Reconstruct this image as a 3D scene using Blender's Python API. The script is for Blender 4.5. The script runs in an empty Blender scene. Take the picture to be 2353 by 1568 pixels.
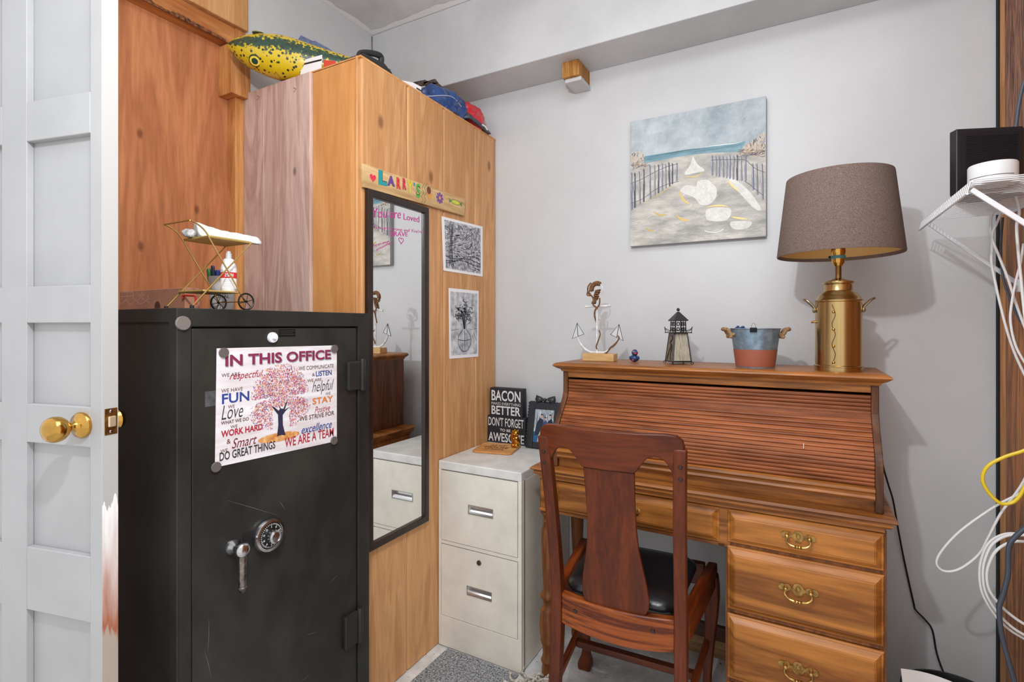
import bpy, bmesh, math, random
from mathutils import Vector, Matrix, noise
random.seed(7)
C = bpy.context.scene
COL = C.collection
PI = math.pi

# ------------------------------------------------------------------ camera, light, exposure
YAW = math.radians(28.7)
CAM = Vector((0, 0, 1.26))
cd = bpy.data.cameras.new('camera'); cam = bpy.data.objects.new('camera', cd); COL.objects.link(cam)
cam.location = CAM; cam.rotation_euler = (PI/2, 0, YAW)
cd.sensor_width = 36; cd.lens = 36*1182/2353; cd.shift_y = -34/2353; cd.clip_start = .05
C.camera = cam
C.view_settings.view_transform = 'Standard'; C.view_settings.look = 'None'
C.view_settings.gamma = 1; C.view_settings.use_curve_mapping = False
C.view_settings.exposure = 0.08
w = bpy.data.worlds.new('world'); C.world = w; w.use_nodes = True
w.node_tree.nodes['Background'].inputs[0].default_value = (.985, .99, 1, 1)
w.node_tree.nodes['Background'].inputs[1].default_value = 1.02
def lamp(name, loc, power, rad, col=(.96, .98, 1)):
    l = bpy.data.lights.new(name, 'POINT'); l.energy = power; l.shadow_soft_size = rad; l.color = col
    o = bpy.data.objects.new(name, l); COL.objects.link(o); o.location = loc
lamp('ceiling_bulb', (-.32, .16, 2.05), 39, .025)
lamp('ceiling_bulb', (-.20, .24, 2.10), 7, .025)
al = bpy.data.lights.new('added_fill_area', 'AREA'); al.shape = 'RECTANGLE'; al.size = 1.2; al.size_y = 1.0; al.energy = 17; al.color = (.96, .98, 1)  # unseen area lamp added overhead to soften and even out the wall light
ao = bpy.data.objects.new('added_fill_area', al); COL.objects.link(ao); ao.location = (-.2, .55, 2.66)

F = Vector((-math.sin(YAW), math.cos(YAW), 0)); R = Vector((math.cos(YAW), math.sin(YAW), 0)); U = Vector((0, 0, 1))
def on(px, py, x=None, y=None, z=None, t=None):
    """point where the sight line of a reference pixel meets a real plane of the room"""
    d = F + (px-1176.5)/1182*R + (750-py)/1182*U
    if t is None:
        if x is not None: t = (x-CAM.x)/d.x
        elif y is not None: t = (y-CAM.y)/d.y
        else: t = (z-CAM.z)/d.z
    return CAM + t*d

# ------------------------------------------------------------------ materials
def lin(c):
    return tuple(((v/255+.055)/1.055)**2.4 if v > 10.3 else v/255/12.92 for v in c) + (1,)
MATS = {}
def _base(n):
    m = bpy.data.materials.new(n); m.use_nodes = True
    nt = m.node_tree; return m, nt, nt.nodes['Principled BSDF'], nt.nodes.new, nt.links.new
def mat(n, c, rough=.5, metal=0, var=0, vs=8, bump=0, bs=60, alpha=None, spec=None, coat=0, c2=None, stretch=(1, 1, 1), specks=None, trans=0):
    if n in MATS: return MATS[n]
    m, nt, b, N, L = _base(n)
    b.inputs['Base Color'].default_value = lin(c); b.inputs['Roughness'].default_value = rough
    b.inputs['Metallic'].default_value = metal
    if spec is not None: b.inputs['Specular IOR Level'].default_value = spec
    if coat: b.inputs['Coat Weight'].default_value = coat; b.inputs['Coat Roughness'].default_value = .15
    if trans: b.inputs['Transmission Weight'].default_value = trans
    if alpha is not None: b.inputs['Alpha'].default_value = alpha
    if var or bump or specks or c2:
        tc = N('ShaderNodeTexCoord'); mp = N('ShaderNodeMapping'); mp.inputs['Scale'].default_value = stretch
        L(tc.outputs['Object'], mp.inputs[0])
        col = None
        if var or c2:
            nz = N('ShaderNodeTexNoise'); nz.inputs['Scale'].default_value = vs; nz.inputs['Detail'].default_value = 6
            nz.inputs['Roughness'].default_value = .62
            L(mp.outputs[0], nz.inputs['Vector'])
            r = N('ShaderNodeValToRGB'); e = r.color_ramp.elements
            lo = lin(tuple(v*(1-var) for v in c)); hi = lin(c2 if c2 else tuple(min(255, v*(1+var*.5)) for v in c))
            e[0].position = .36; e[0].color = lo; e[1].position = .66; e[1].color = hi
            L(nz.outputs[0], r.inputs[0]); col = r.outputs[0]
        if specks:
            sc, thr, sk = specks
            nz = N('ShaderNodeTexNoise'); nz.inputs['Scale'].default_value = sc; nz.inputs['Detail'].default_value = 2
            L(mp.outputs[0], nz.inputs['Vector'])
            r = N('ShaderNodeValToRGB'); e = r.color_ramp.elements
            e[0].position = thr; e[0].color = (0, 0, 0, 1); e[1].position = thr+.02; e[1].color = (1, 1, 1, 1)
            L(nz.outputs[0], r.inputs[0])
            mx = N('ShaderNodeMixRGB'); mx.inputs[1].default_value = lin(c); mx.inputs[2].default_value = lin(sk)
            if col: L(col, mx.inputs[1])
            L(r.outputs[0], mx.inputs[0]); col = mx.outputs[0]
        if col: L(col, b.inputs['Base Color'])
        if bump:
            nz = N('ShaderNodeTexNoise'); nz.inputs['Scale'].default_value = bs; nz.inputs['Detail'].default_value = 4
            L(mp.outputs[0], nz.inputs['Vector'])
            bp = N('ShaderNodeBump'); bp.inputs['Strength'].default_value = bump; bp.inputs['Distance'].default_value = .004
            L(nz.outputs[0], bp.inputs['Height']); L(bp.outputs[0], b.inputs['Normal'])
    MATS[n] = m; return m
def wood(n, dark, light, axis='z', scale=1, rough=.45, knots=None, bump=.12, fine=.28, coat=0, bands=.5, dist=1.2, knot_scale=3.2):
    """streaked timber: grain runs along axis; optional knots of their own colour"""
    if n in MATS: return MATS[n]
    m, nt, b, N, L = _base(n)
    tc = N('ShaderNodeTexCoord')
    s = {'x': (.09, 1, 1), 'y': (1, .09, 1), 'z': (1, 1, .09)}[axis]
    mp = N('ShaderNodeMapping'); mp.inputs['Scale'].default_value = s; L(tc.outputs['Object'], mp.inputs[0])
    n1 = N('ShaderNodeTexNoise'); n1.inputs['Scale'].default_value = 9*scale; n1.inputs['Detail'].default_value = 5
    n1.inputs['Roughness'].default_value = .55; n1.inputs['Distortion'].default_value = dist
    L(mp.outputs[0], n1.inputs['Vector'])
    n3 = N('ShaderNodeMath'); n3.operation = 'PINGPONG'; n3.inputs[1].default_value = .11
    L(n1.outputs[0], n3.inputs[0])
    r0 = N('ShaderNodeMapRange'); r0.inputs['From Max'].default_value = .11; L(n3.outputs[0], r0.inputs['Value'])
    mixf = N('ShaderNodeMixRGB'); mixf.inputs[0].default_value = bands
    L(n1.outputs[0], mixf.inputs[1]); L(r0.outputs[0], mixf.inputs[2])
    r = N('ShaderNodeValToRGB'); e = r.color_ramp.elements
    e[0].position = .22; e[0].color = lin(dark); e[1].position = .72; e[1].color = lin(light)
    L(mixf.outputs[0], r.inputs[0])
    n2 = N('ShaderNodeTexNoise'); n2.inputs['Scale'].default_value = 130*scale; n2.inputs['Detail'].default_value = 3
    L(mp.outputs[0], n2.inputs['Vector'])
    r2 = N('ShaderNodeValToRGB'); e = r2.color_ramp.elements
    v = 1-fine; e[0].position = .35; e[0].color = (v, v, v, 1); e[1].position = .62; e[1].color = (1, 1, 1, 1)
    L(n2.outputs[0], r2.inputs[0])
    mu = N('ShaderNodeMixRGB'); mu.blend_type = 'MULTIPLY'; mu.inputs[0].default_value = 1
    L(r.outputs[0], mu.inputs[1]); L(r2.outputs[0], mu.inputs[2])
    out = mu.outputs[0]
    if knots:
        sx = N('ShaderNodeSeparateXYZ'); L(tc.outputs['Object'], sx.inputs[0])
        sm = N('ShaderNodeMath'); sm.operation = 'ADD'; L(sx.outputs['X'], sm.inputs[0]); L(sx.outputs['Y'], sm.inputs[1])
        hz = N('ShaderNodeMath'); hz.operation = 'MULTIPLY'; hz.inputs[1].default_value = .55; L(sx.outputs['Z'], hz.inputs[0])
        cb = N('ShaderNodeCombineXYZ'); L(sm.outputs[0], cb.inputs[0]); L(hz.outputs[0], cb.inputs[1])
        vo = N('ShaderNodeTexVoronoi'); vo.voronoi_dimensions = '2D'; vo.inputs['Scale'].default_value = knot_scale; L(cb.outputs[0], vo.inputs['Vector'])
        rk = N('ShaderNodeValToRGB'); e = rk.color_ramp.elements
        e[0].position = .016; e[0].color = (1, 1, 1, 1); e[1].position = .040; e[1].color = (0, 0, 0, 1)
        L(vo.outputs['Distance'], rk.inputs[0])
        mx = N('ShaderNodeMixRGB'); mx.inputs[2].default_value = lin(knots)
        sc = N('ShaderNodeMath'); sc.operation = 'MULTIPLY'; sc.inputs[1].default_value = .7
        L(rk.outputs[0], sc.inputs[0]); L(sc.outputs[0], mx.inputs[0]); L(out, mx.inputs[1]); out = mx.outputs[0]
    L(out, b.inputs['Base Color'])
    b.inputs['Roughness'].default_value = rough; b.inputs['Specular IOR Level'].default_value = .3
    if coat: b.inputs['Coat Weight'].default_value = coat; b.inputs['Coat Roughness'].default_value = .2
    bp = N('ShaderNodeBump'); bp.inputs['Strength'].default_value = bump; bp.inputs['Distance'].default_value = .002
    L(n2.outputs[0], bp.inputs['Height']); L(bp.outputs[0], b.inputs['Normal'])
    MATS[n] = m; return m

# ------------------------------------------------------------------ mesh building
class MB:
    def __init__(s): s.v = []; s.f = []; s.m = []; s.cur = 0
    def add(s, vs, fs):
        o = len(s.v); s.v += [Vector(p) for p in vs]
        for f in fs: s.f.append([i+o for i in f]); s.m.append(s.cur)
        return s
    def box(s, x0, x1, y0, y1, z0, z1, M=None):
        p = [Vector(q) for q in ((x0,y0,z0),(x1,y0,z0),(x1,y1,z0),(x0,y1,z0),(x0,y0,z1),(x1,y0,z1),(x1,y1,z1),(x0,y1,z1))]
        if M: p = [M @ q for q in p]
        return s.add(p, [(3,2,1,0),(4,5,6,7),(0,1,5,4),(1,2,6,5),(2,3,7,6),(3,0,4,7)])
    def loft(s, rings, closed=True, caps=True):
        n = len(rings[0]); o = [p for r in rings for p in r]; fs = []
        for i in range(len(rings)-1):
            for j in range(n if closed else n-1):
                k = (j+1) % n
                fs.append((i*n+j, i*n+k, (i+1)*n+k, (i+1)*n+j))
        if caps and closed:
            fs.append(tuple(range(n-1, -1, -1))); fs.append(tuple((len(rings)-1)*n+j for j in range(n)))
        return s.add(o, fs)
    def prism(s, poly, axis, a, b, fn=None):
        """poly: 2D outline; axis the extrusion axis; remaining axes in x,y,z order"""
        def mk(u, v, w):
            return {'x': (w, u, v), 'y': (u, w, v), 'z': (u, v, w)}[axis]
        rings = [[Vector(mk(u, v, c)) for u, v in poly] for c in (a, b)]
        if fn: rings = [[fn(p) for p in r] for r in rings]
        return s.loft(rings)
    def lathe(s, prof, c=(0, 0, 0), n=24, M=None, caps=True, sx=1, sy=1):
        rings = []
        for r, z in prof:
            ring = [Vector((r*sx*math.cos(2*PI*i/n), r*sy*math.sin(2*PI*i/n), z)) for i in range(n)]
            if M: ring = [M @ p for p in ring]
            rings.append([p+Vector(c) for p in ring])
        return s.loft(rings, caps=caps)
    def tube(s, path, r, n=8, closed=False, flat=1.0):
        P = [Vector(p) for p in path]; rings = []; N = len(P); nrm = None
        for i, p in enumerate(P):
            a = P[i-1] if (i > 0 or closed) else P[i]; b = P[(i+1) % N] if (i < N-1 or closed) else P[i]
            t = (b-a)
            if t.length < 1e-9: t = Vector((0, 0, 1))
            t.normalize()
            if nrm is None:
                nrm = t.orthogonal().normalized()
            else:
                nrm = nrm - t*nrm.dot(t)
                nrm = nrm.normalized() if nrm.length > 1e-6 else t.orthogonal().normalized()
            bn = t.cross(nrm); rr = r[i] if isinstance(r, (list, tuple)) else r
            rings.append([p + rr*(math.cos(2*PI*j/n)*nrm + flat*math.sin(2*PI*j/n)*bn) for j in range(n)])
        if closed: rings.append(rings[0]); return s.loft(rings, caps=False)
        return s.loft(rings)
    def ell(s, c, r, n=16, k=10, M=None):
        if not hasattr(r, '__len__'): r = (r, r, r)
        rings = []
        for i in range(k+1):
            a = -PI/2 + PI*i/k; q = max(math.cos(a), .001)
            ring = [Vector((r[0]*q*math.cos(2*PI*j/n), r[1]*q*math.sin(2*PI*j/n), r[2]*math.sin(a))) for j in range(n)]
            if M: ring = [M @ p for p in ring]
            rings.append([p+Vector(c) for p in ring])
        return s.loft(rings)
    def bar(s, a, b, wx, wy, up=(0, 0, 1)):
        a = Vector(a); b = Vector(b); t = (b-a).normalized(); up = Vector(up)
        sd = t.cross(up).normalized(); u2 = sd.cross(t)
        return s.loft([[p+sd*i*wx/2+u2*j*wy/2 for i, j in ((-1,-1),(1,-1),(1,1),(-1,1))] for p in (a, b)])
    def frame(s, axis, a, b, o, i):
        """rectangular ring: outer and inner rectangles (u0,u1,v0,v1) between a and b along axis"""
        def mk(u, v, w): return {'x': (w, u, v), 'y': (u, w, v), 'z': (u, v, w)}[axis]
        def rc(q, w): return [Vector(mk(u, v, w)) for u, v in ((q[0], q[2]), (q[1], q[2]), (q[1], q[3]), (q[0], q[3]))]
        R_ = [rc(o, a), rc(o, b), rc(i, b), rc(i, a), rc(o, a)]
        return s.loft(R_, caps=False)
    def obj(s, name, m, parent=None, space='local', bevel=0, smooth=False, seg=2, sub=0, angle=35):
        """space: 'world' when the verts are world points, or an (x,y,z) origin to subtract"""
        vs = s.v
        if space == 'world' and parent is not None:
            I = wm(parent).inverted(); vs = [I @ p for p in vs]
        elif not isinstance(space, str):
            o = Vector(space); vs = [p-o for p in vs]
        me = bpy.data.meshes.new(name)
        bm = bmesh.new(); bv = [bm.verts.new(p) for p in vs]
        mi = []
        for f, k in zip(s.f, s.m):
            try: fc = bm.faces.new([bv[i] for i in f]); fc.material_index = k
            except ValueError: pass
        bmesh.ops.remove_doubles(bm, verts=bm.verts, dist=1e-6)
        bmesh.ops.recalc_face_normals(bm, faces=bm.faces)
        if smooth:
            for f in bm.faces: f.smooth = True
            for e in bm.edges:
                if len(e.link_faces) == 2 and e.calc_face_angle(0) > math.radians(angle): e.smooth = False
        bm.to_mesh(me); bm.free()
        for q in (m if isinstance(m, (list, tuple)) else [m]): me.materials.append(q)
        o = bpy.data.objects.new(name, me); COL.objects.link(o)
        if parent is not None: o.parent = parent
        if bevel:
            b = o.modifiers.new('bevel', 'BEVEL'); b.width = bevel; b.segments = seg; b.limit_method = 'ANGLE'; b.angle_limit = math.radians(40)
        if sub:
            b = o.modifiers.new('sub', 'SUBSURF'); b.levels = sub; b.render_levels = sub
        return o
def wm(o):
    m = Matrix.LocRotScale(o.location, o.rotation_euler, o.scale)
    return wm(o.parent) @ m if o.parent else m
def tag(o, label, cat, group=None, kind=None):
    o['label'] = label; o['category'] = cat
    if group: o['group'] = group
    if kind: o['kind'] = kind
    return o
def thing(name, label, cat, loc=(0, 0, 0), rz=0, group=None):
    o = bpy.data.objects.new(name, None); COL.objects.link(o); o.empty_display_size = .05
    o.location = loc; o.rotation_euler = (0, 0, rz)
    return tag(o, label, cat, group)
def struct(o, label=None):
    o['kind'] = 'structure'
    if label: o['label'] = label
    return o
def spline(pts, k=8, closed=False):
    P = [Vector(p) for p in pts]; n = len(P); out = []
    rng = n if closed else n-1
    for i in range(rng):
        g = lambda j: P[j % n] if closed else P[max(0, min(n-1, j))]
        a, b, c, d = g(i-1), g(i), g(i+1), g(i+2)
        for q in range(k):
            t = q/k
            out.append(.5*((2*b)+(c-a)*t+(2*a-5*b+4*c-d)*t*t+(3*b-a-3*c+d)*t**3))
    if not closed: out.append(P[-1])
    return out
def rrect(x0, x1, y0, y1, r, k=5):
    o = []
    for cx, cy, a in ((x1-r, y0+r, -90), (x1-r, y1-r, 0), (x0+r, y1-r, 90), (x0+r, y0+r, 180)):
        for i in range(k+1):
            t = math.radians(a+90*i/k); o.append((cx+r*math.cos(t), cy+r*math.sin(t)))
    return o
_glyph = {}
def glyph(s, bold=0, shear=0):
    """lettering outline scaled to the unit square"""
    k = (s, bold, shear)
    if k not in _glyph:
        cu = bpy.data.curves.new('t', 'FONT'); cu.body = s; cu.offset = bold; cu.shear = shear; cu.resolution_u = 3
        o = bpy.data.objects.new('t', cu); COL.objects.link(o)
        me = bpy.data.meshes.new_from_object(o.evaluated_get(bpy.context.evaluated_depsgraph_get()))
        vs = [v.co.copy() for v in me.vertices]; fs = [tuple(p.vertices) for p in me.polygons]
        COL.objects.unlink(o); bpy.data.objects.remove(o); bpy.data.curves.remove(cu); bpy.data.meshes.remove(me)
        x0 = min(v.x for v in vs); x1 = max(v.x for v in vs); y0 = min(v.y for v in vs); y1 = max(v.y for v in vs)
        _glyph[k] = ([((v.x-x0)/(x1-x0), (v.y-y0)/(y1-y0)) for v in vs], fs)
    return _glyph[k]
def put_text(mb, s, o, du, dv, bold=0, shear=0):
    """lettering spanning du (width vector) and dv (height vector) from its lower left corner o"""
    vs, fs = glyph(s, bold, shear); o = Vector(o); du = Vector(du); dv = Vector(dv)
    mb.add([o+du*a+dv*b for a, b in vs], fs)
def poly_flat(mb, pts): mb.add(pts, [tuple(range(len(pts)))])
def stroke(mb, pts, wdt, nrm):
    """flat pen stroke of a given width lying in the plane with normal nrm"""
    P = [Vector(p) for p in pts]; nrm = Vector(nrm); a = []; n = len(P)
    for i, p in enumerate(P):
        t = (P[min(n-1, i+1)]-P[max(0, i-1)]); t.normalize(); sd = t.cross(nrm).normalized()
        ww = wdt[i] if isinstance(wdt, (list, tuple)) else wdt
        a.append(p+sd*ww/2); a.append(p-sd*ww/2)
    mb.add(a, [(2*i, 2*i+1, 2*i+3, 2*i+2) for i in range(n-1)])
# ------------------------------------------------------------------ shared materials
WALL = mat('grey_wall_paint', (200, 201, 203), .42, var=.03, vs=2.2, bump=.05, bs=90, specks=(75, .80, (150, 148, 145)))
WALLT = mat('trim_wall_paint', (200, 201, 203), .5, var=.04, vs=3, bump=.1, bs=60)
CEIL = mat('ceiling_paint', (218, 219, 220), .7, var=.08, vs=3, bump=.1, bs=40)
CONC = mat('concrete', (218, 217, 215), .75, var=.14, vs=9, bump=.25, bs=90, specks=(60, .70, (90, 86, 82)))
PINE_Z = wood('pine_boards', (190, 134, 84), (216, 164, 112), 'z', .9, .38, knots=(112, 66, 36), fine=.12, bands=.35, dist=1.8, knot_scale=2.3)
PINE_SIDE = wood('pine_side_board', (200, 134, 76), (220, 162, 102), 'z', .7, .42, fine=.10, bands=.3)
PINE_PINK = wood('weathered_pine', (182, 148, 136), (212, 184, 172), 'z', .8, .62, knots=(92, 72, 68), fine=.12, bands=.4, dist=2.0, knot_scale=3.6)
STUD = wood('raw_stud', (184, 120, 66), (216, 154, 94), 'z', 1, .6, knots=(120, 66, 30), fine=.2, knot_scale=2.6)
STUD_Y = wood('raw_header', (170, 102, 52), (206, 140, 82), 'y', 1, .6, fine=.22)
PLY = wood('red_plywood', (172, 106, 66), (198, 130, 86), 'z', .7, .65, knots=(96, 50, 28), fine=.16, bands=.4, knot_scale=3.4)
DARKWOOD = mat('dark_frame_wood', (42, 28, 22), .35, var=.2, vs=20)
WHITE = mat('white_gloss_paint', (176, 176, 177), .45, var=.03, vs=5, bump=.05, bs=30, specks=(60, .79, (120, 108, 98)))
BRASS = mat('polished_brass', (214, 166, 84), .16, 1, var=.12, vs=20)
SAFE = mat('black_enamel', (50, 49, 46), .36, var=.25, vs=5, bump=.03, bs=40, specks=(110, .80, (96, 95, 92)), stretch=(1, 1, .6), spec=.35)
SAFE2 = mat('black_enamel_worn', (44, 43, 40), .4, var=.3, vs=4, specks=(90, .79, (110, 108, 104)), stretch=(1, 1, .7), spec=.35)
CHROME = mat('worn_chrome', (196, 196, 198), .2, 1, var=.15, vs=40)
STEEL = mat('dark_steel', (120, 116, 112), .35, .9)
BLACK = mat('black_plastic', (24, 24, 26), .4)
PAPER = mat('white_paper', (236, 234, 234), .8)
GREYMAG = mat('grey_magnet', (112, 106, 102), .35, .3)

# ------------------------------------------------------------------ the setting
m = MB().box(-2.6, .75, -1.6, 2.2, -.1, 0); struct(m.obj('floor', CONC), 'grey concrete floor')
m = MB().box(-1.96, .75, 2.1, 2.2, 0, 2.75); struct(m.obj('wall_back', WALL), 'light grey painted wall behind the desk')
m = MB().box(-1.96, -1.83, 1.231, 2.1, 0, 2.75); struct(m.obj('wall_left', WALL), 'light grey painted wall beyond the closet')
m = MB().box(-1.96, .75, .2, 2.2, 2.70, 2.8); ceil_o = struct(m.obj('ceiling', CEIL), 'grey ceiling')
m = MB()
def slop(p, q, inw):
    n = 60; a = []
    for i in range(n+1):
        c = p.lerp(q, i/n); a += [c, c+inw*(.030+.022*noise.noise(c*9)+.012*noise.noise(c*31))]
    m.add(a, [(2*i, 2*i+1, 2*i+3, 2*i+2) for i in range(n)])
slop(Vector((-1.829, .9, 2.6992)), Vector((-1.829, 1.899, 2.6992)), Vector((1, 0, 0))); slop(Vector((-1.829, 1.899, 2.6990)), Vector((.3, 1.899, 2.6990)), Vector((0, -1, 0)))
m.obj('wall_paint_overlap', mat('overlap_paint', (246, 246, 246), .5), ceil_o)
m = MB().box(-1.83, .75, 1.90, 2.1, 2.352, 2.70); struct(m.obj('trim_1', WALLT, bevel=.004), 'painted soffit along the top of the back wall')
# ragged broken plaster where the soffit meets the closet corner
m = MB()
for P_ in (((950, 190), (978, 184), (986, 189), (972, 196), (958, 197)), ((974, 190), (1000, 182), (1006, 190), (996, 200), (980, 202)), ((994, 190), (1008, 192), (1024, 206), (1010, 208), (998, 200))):
    q = [on(a, b_, y=1.893) for a, b_ in P_]; m.prism([(v.x, v.z) for v in q], 'y', 1.889, 1.899)
struct(m.obj('trim_2', mat('broken_plaster', (92, 78, 70), .9, var=.4, vs=60, bump=.6, bs=120)), 'ragged broken plaster on the soffit edge')
m = MB()
for k in range(6): m.box(-1.8302, -1.8275+.001*(k % 2), 1.8975-.0008*(k % 3), 1.9005, 2.56+.022*k, 2.582+.022*k)
struct(m.obj('trim_14', mat('corner_stain', (112, 110, 108), .9)), 'dark cracked line down the upper wall corner')
# left wall of studs, header and red plywood
m = MB().box(-1.96, -1.88, .40, 1.231, 0, 2.75); struct(m.obj('trim_3', PLY), 'reddish plywood sheet between the studs')
m = MB().box(-1.88, -1.83, 1.19, 1.231, 0, 2.70); struct(m.obj('trim_4', STUD, bevel=.002), 'bare timber stud beside the closet')
m = MB().box(-1.88, -1.83, .40, 1.19, 2.307, 2.376)
struct(m.obj('trim_5', STUD_Y, bevel=.004), 'rough timber header above the plywood')
m = MB()
for y0, y1 in ((.40, .72), (.724, 1.0), (1.004, 1.231)): m.box(-1.88, -1.812, y0, y1, 2.376, 2.70)
struct(m.obj('trim_6', PINE_Z, bevel=.004), 'pale pine boards above the header')
m = MB().box(-1.88, -1.80, 1.155, 1.2305, 2.115, 2.30)
struct(m.obj('trim_7', STUD, bevel=.003), 'short timber block under the header')
# bark left along the edge of the header
m = MB(); rings = []
for i in range(150):
    y = .60+i*.0037; v = Vector((0, y*22, 0)); hh = .0045+.010*max(0, noise.noise(v*.8)+.15)+.006*abs(noise.noise(v*2.7)); k = .006*noise.noise(v*.5+Vector((5, 0, 0)))
    rings.append([Vector((-1.832, y, 2.3055)), Vector((-1.8272, y, 2.3055)), Vector((-1.8262, y, 2.309+hh*.5+k)), Vector((-1.8275, y, 2.309+hh+k)), Vector((-1.832, y, 2.309+hh+k))])
m.loft(rings)
struct(m.obj('trim_8', mat('bark', (118, 70, 40), .9, var=.55, vs=90, bump=.8)), 'strip of bark along the header edge')
# beam end under the soffit
m = MB().box(-.842, -.768, 1.97, 2.1, 2.288, 2.352)
struct(m.obj('trim_9', wood('beam_end', (150, 96, 40), (196, 140, 72), 'z', 1.5, .6), bevel=.003), 'cut timber beam end poking out below the soffit')
m = MB().box(-.836, -.764, 1.985, 2.1, 2.272, 2.2885); struct(m.obj('trim_10', WALLT, bevel=.003), 'painted plaster lump under the beam end')
# right wall : stud, gap and rough plank
m = MB().box(.548, .75, 2.0, 2.078, 0, 2.70); struct(m.obj('trim_11', STUD, bevel=.003), 'bare timber stud at the right end of the wall')
RPL = wood('rough_plank', (134, 80, 40), (200, 128, 68), 'z', .9, .5, knots=(60, 34, 20), fine=.3, bands=.5, dist=2.5, knot_scale=3.5)
RBARK = wood('bark_faced_plank', (104, 70, 56), (172, 124, 100), 'z', 1.2, .8, fine=.5, bands=.6, dist=5, bump=.8)
m = MB().box(.540, .75, .9, 1.998, 0, 1.72); struct(m.obj('wall_right', RPL), 'brown rough sawn plank wall')
m = MB().box(.538, .75, .9, 1.998, 1.72, 2.70); struct(m.obj('trim_12', RBARK), 'weathered bark faced plank above the wire shelf')
m = MB().box(.545, .75, 2.078, 2.1, 0, 2.70); struct(m.obj('trim_13', mat('dark_gap', (24, 22, 20), .9)), 'dark gap between wall panel and stud')
BASE = wood('baseboard_wood', (150, 112, 74), (186, 148, 106), 'x', 1, .6)
m = MB().box(-.86, .545, 2.084, 2.1, 0, .068); struct(m.obj('baseboard_back', BASE, bevel=.002), 'bare wood baseboard behind the desk')

# ------------------------------------------------------------------ door
A = Vector((-1.226, .514, 0)); DRZ = math.atan2(.223, .974)
door = struct(thing('door_1', 'open white panelled door with a brass knob', 'door', A, DRZ))
NY = Vector((-math.sin(DRZ), math.cos(DRZ), 0)); NX = Vector((math.cos(DRZ), math.sin(DRZ), 0))
def dp(px, py, off=0):
    d = on(px, py, t=1)-CAM; t = ((A+NY*off)-CAM).dot(NY)/d.dot(NY); p = CAM+d*t
    return (p-A).dot(NX), p.z
xs = dp(207, 750)[0]; xm1 = dp(61, 750)[0]; xm0 = dp(4, 750)[0]
pz = [(dp(207, 655)[1], dp(207, 305)[1]), (dp(207, 937)[1], dp(207, 742)[1]), (dp(207, 1281)[1], dp(207, 1029)[1]),
      (.06, dp(207, 1432)[1]), (dp(207, 210)[1], 2.0)]
DT = .0322; RC = .014
m = MB().box(-.60, 0, RC, DT, .012, 2.06)
pw = xs-xm1; col = [(xm1, xs), (xm0-pw, xm0)]
m.box(xs, 0, 0, RC, .012, 2.06); m.box(xm0, xm1, 0, RC, .012, 2.06); m.box(-.60, xm0-pw, 0, RC, .012, 2.06)
zs = sorted(pz); edges = [.012]+[v for p in zs for v in p]+[2.06]
for a, b in col:
    for i in range(0, len(edges), 2): m.box(a, b, 0, RC, edges[i], edges[i+1])
m.obj('slab', WHITE, door, bevel=.0012, seg=1)
# worn free edge: bare red wood showing low down
e, nt, b, N, L = _base('worn_door_edge')
tc = N('ShaderNodeTexCoord'); sp = N('ShaderNodeSeparateXYZ'); L(tc.outputs['Object'], sp.inputs[0])
mp = N('ShaderNodeMapping'); mp.inputs['Scale'].default_value = (60, 60, 7); L(tc.outputs['Object'], mp.inputs[0])
nz = N('ShaderNodeTexNoise'); nz.inputs['Scale'].default_value = 1; nz.inputs['Detail'].default_value = 5; L(mp.outputs[0], nz.inputs['Vector'])
ma = N('ShaderNodeMath'); ma.operation = 'MULTIPLY_ADD'; ma.inputs[1].default_value = .22; L(nz.outputs[0], ma.inputs[0]); L(sp.outputs['Z'], ma.inputs[2])
rp = N('ShaderNodeValToRGB'); el = rp.color_ramp.elements; el[0].position = 0; el[0].color = lin((186, 170, 158))
for pos, c in ((.735, (186, 170, 158)), (.755, (176, 104, 70)), (1.0, (168, 92, 58)), (1.01, (186, 185, 182))):
    q = el.new(pos); q.color = lin(c)
el[-1].position = 1.0 if False else el[-1].position
L(ma.outputs[0], rp.inputs[0]); L(rp.outputs[0], b.inputs['Base Color']); b.inputs['Roughness'].default_value = .6
m = MB().box(0, .0008, .0005, DT-.0005, .012, 2.06); m.obj('worn_edge', e, door)
zk = dp(190, 977)[1]; xk = dp(190, 977)[0]
RY = Matrix.Rotation(PI/2, 4, 'X')     # lathe axis z -> -y
k = MB().lathe([(.0005, .0), (.026, 0), (.027, .004), (.024, .009), (.014, .013), (.0095, .018), (.0095, .030), (.014, .034)], (xk, 0, zk), 32, RY)
kn = k.obj('door_knob', BRASS, door, smooth=True, angle=70)
m = MB().lathe([(.0120, .030), (.0165, .0325), (.0205, .036), (.0235, .0405), (.0252, .046), (.0256, .0515), (.0246, .057), (.0222, .0615), (.0180, .0652), (.0120, .0676), (.006, .0686), (.0005, .0689)], (xk, 0, zk), 32, RY); m.obj('knob_ball', BRASS, kn, smooth=True, angle=85)
m = MB().lathe([(.0005, .0), (.024, 0), (.022, .006), (.010, .010), (.010, .018), (.020, .022), (.024, .032), (.020, .042), (.0005, .046)], (xk, DT, zk), 28, Matrix.Rotation(-PI/2, 4, 'X'))
m.obj('door_knob', BRASS, door, smooth=True)
z0 = dp(243, 1003)[1]; z1 = dp(243, 942)[1]
m = MB().box(.0008, .0022, .004, .0295, z0, z1); lp = m.obj('latch_plate', mat('tarnished_brass', (168, 122, 66), .35, .9, var=.3, vs=60), door, bevel=.0005, seg=1)
zc = (z0+z1)/2
m = MB().box(.0022, .007, .009, .024, zc-.011, zc+.011); m.obj('latch_bolt', mat('pale_brass', (226, 204, 170), .35, .6), lp, bevel=.002)
m = MB()
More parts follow.
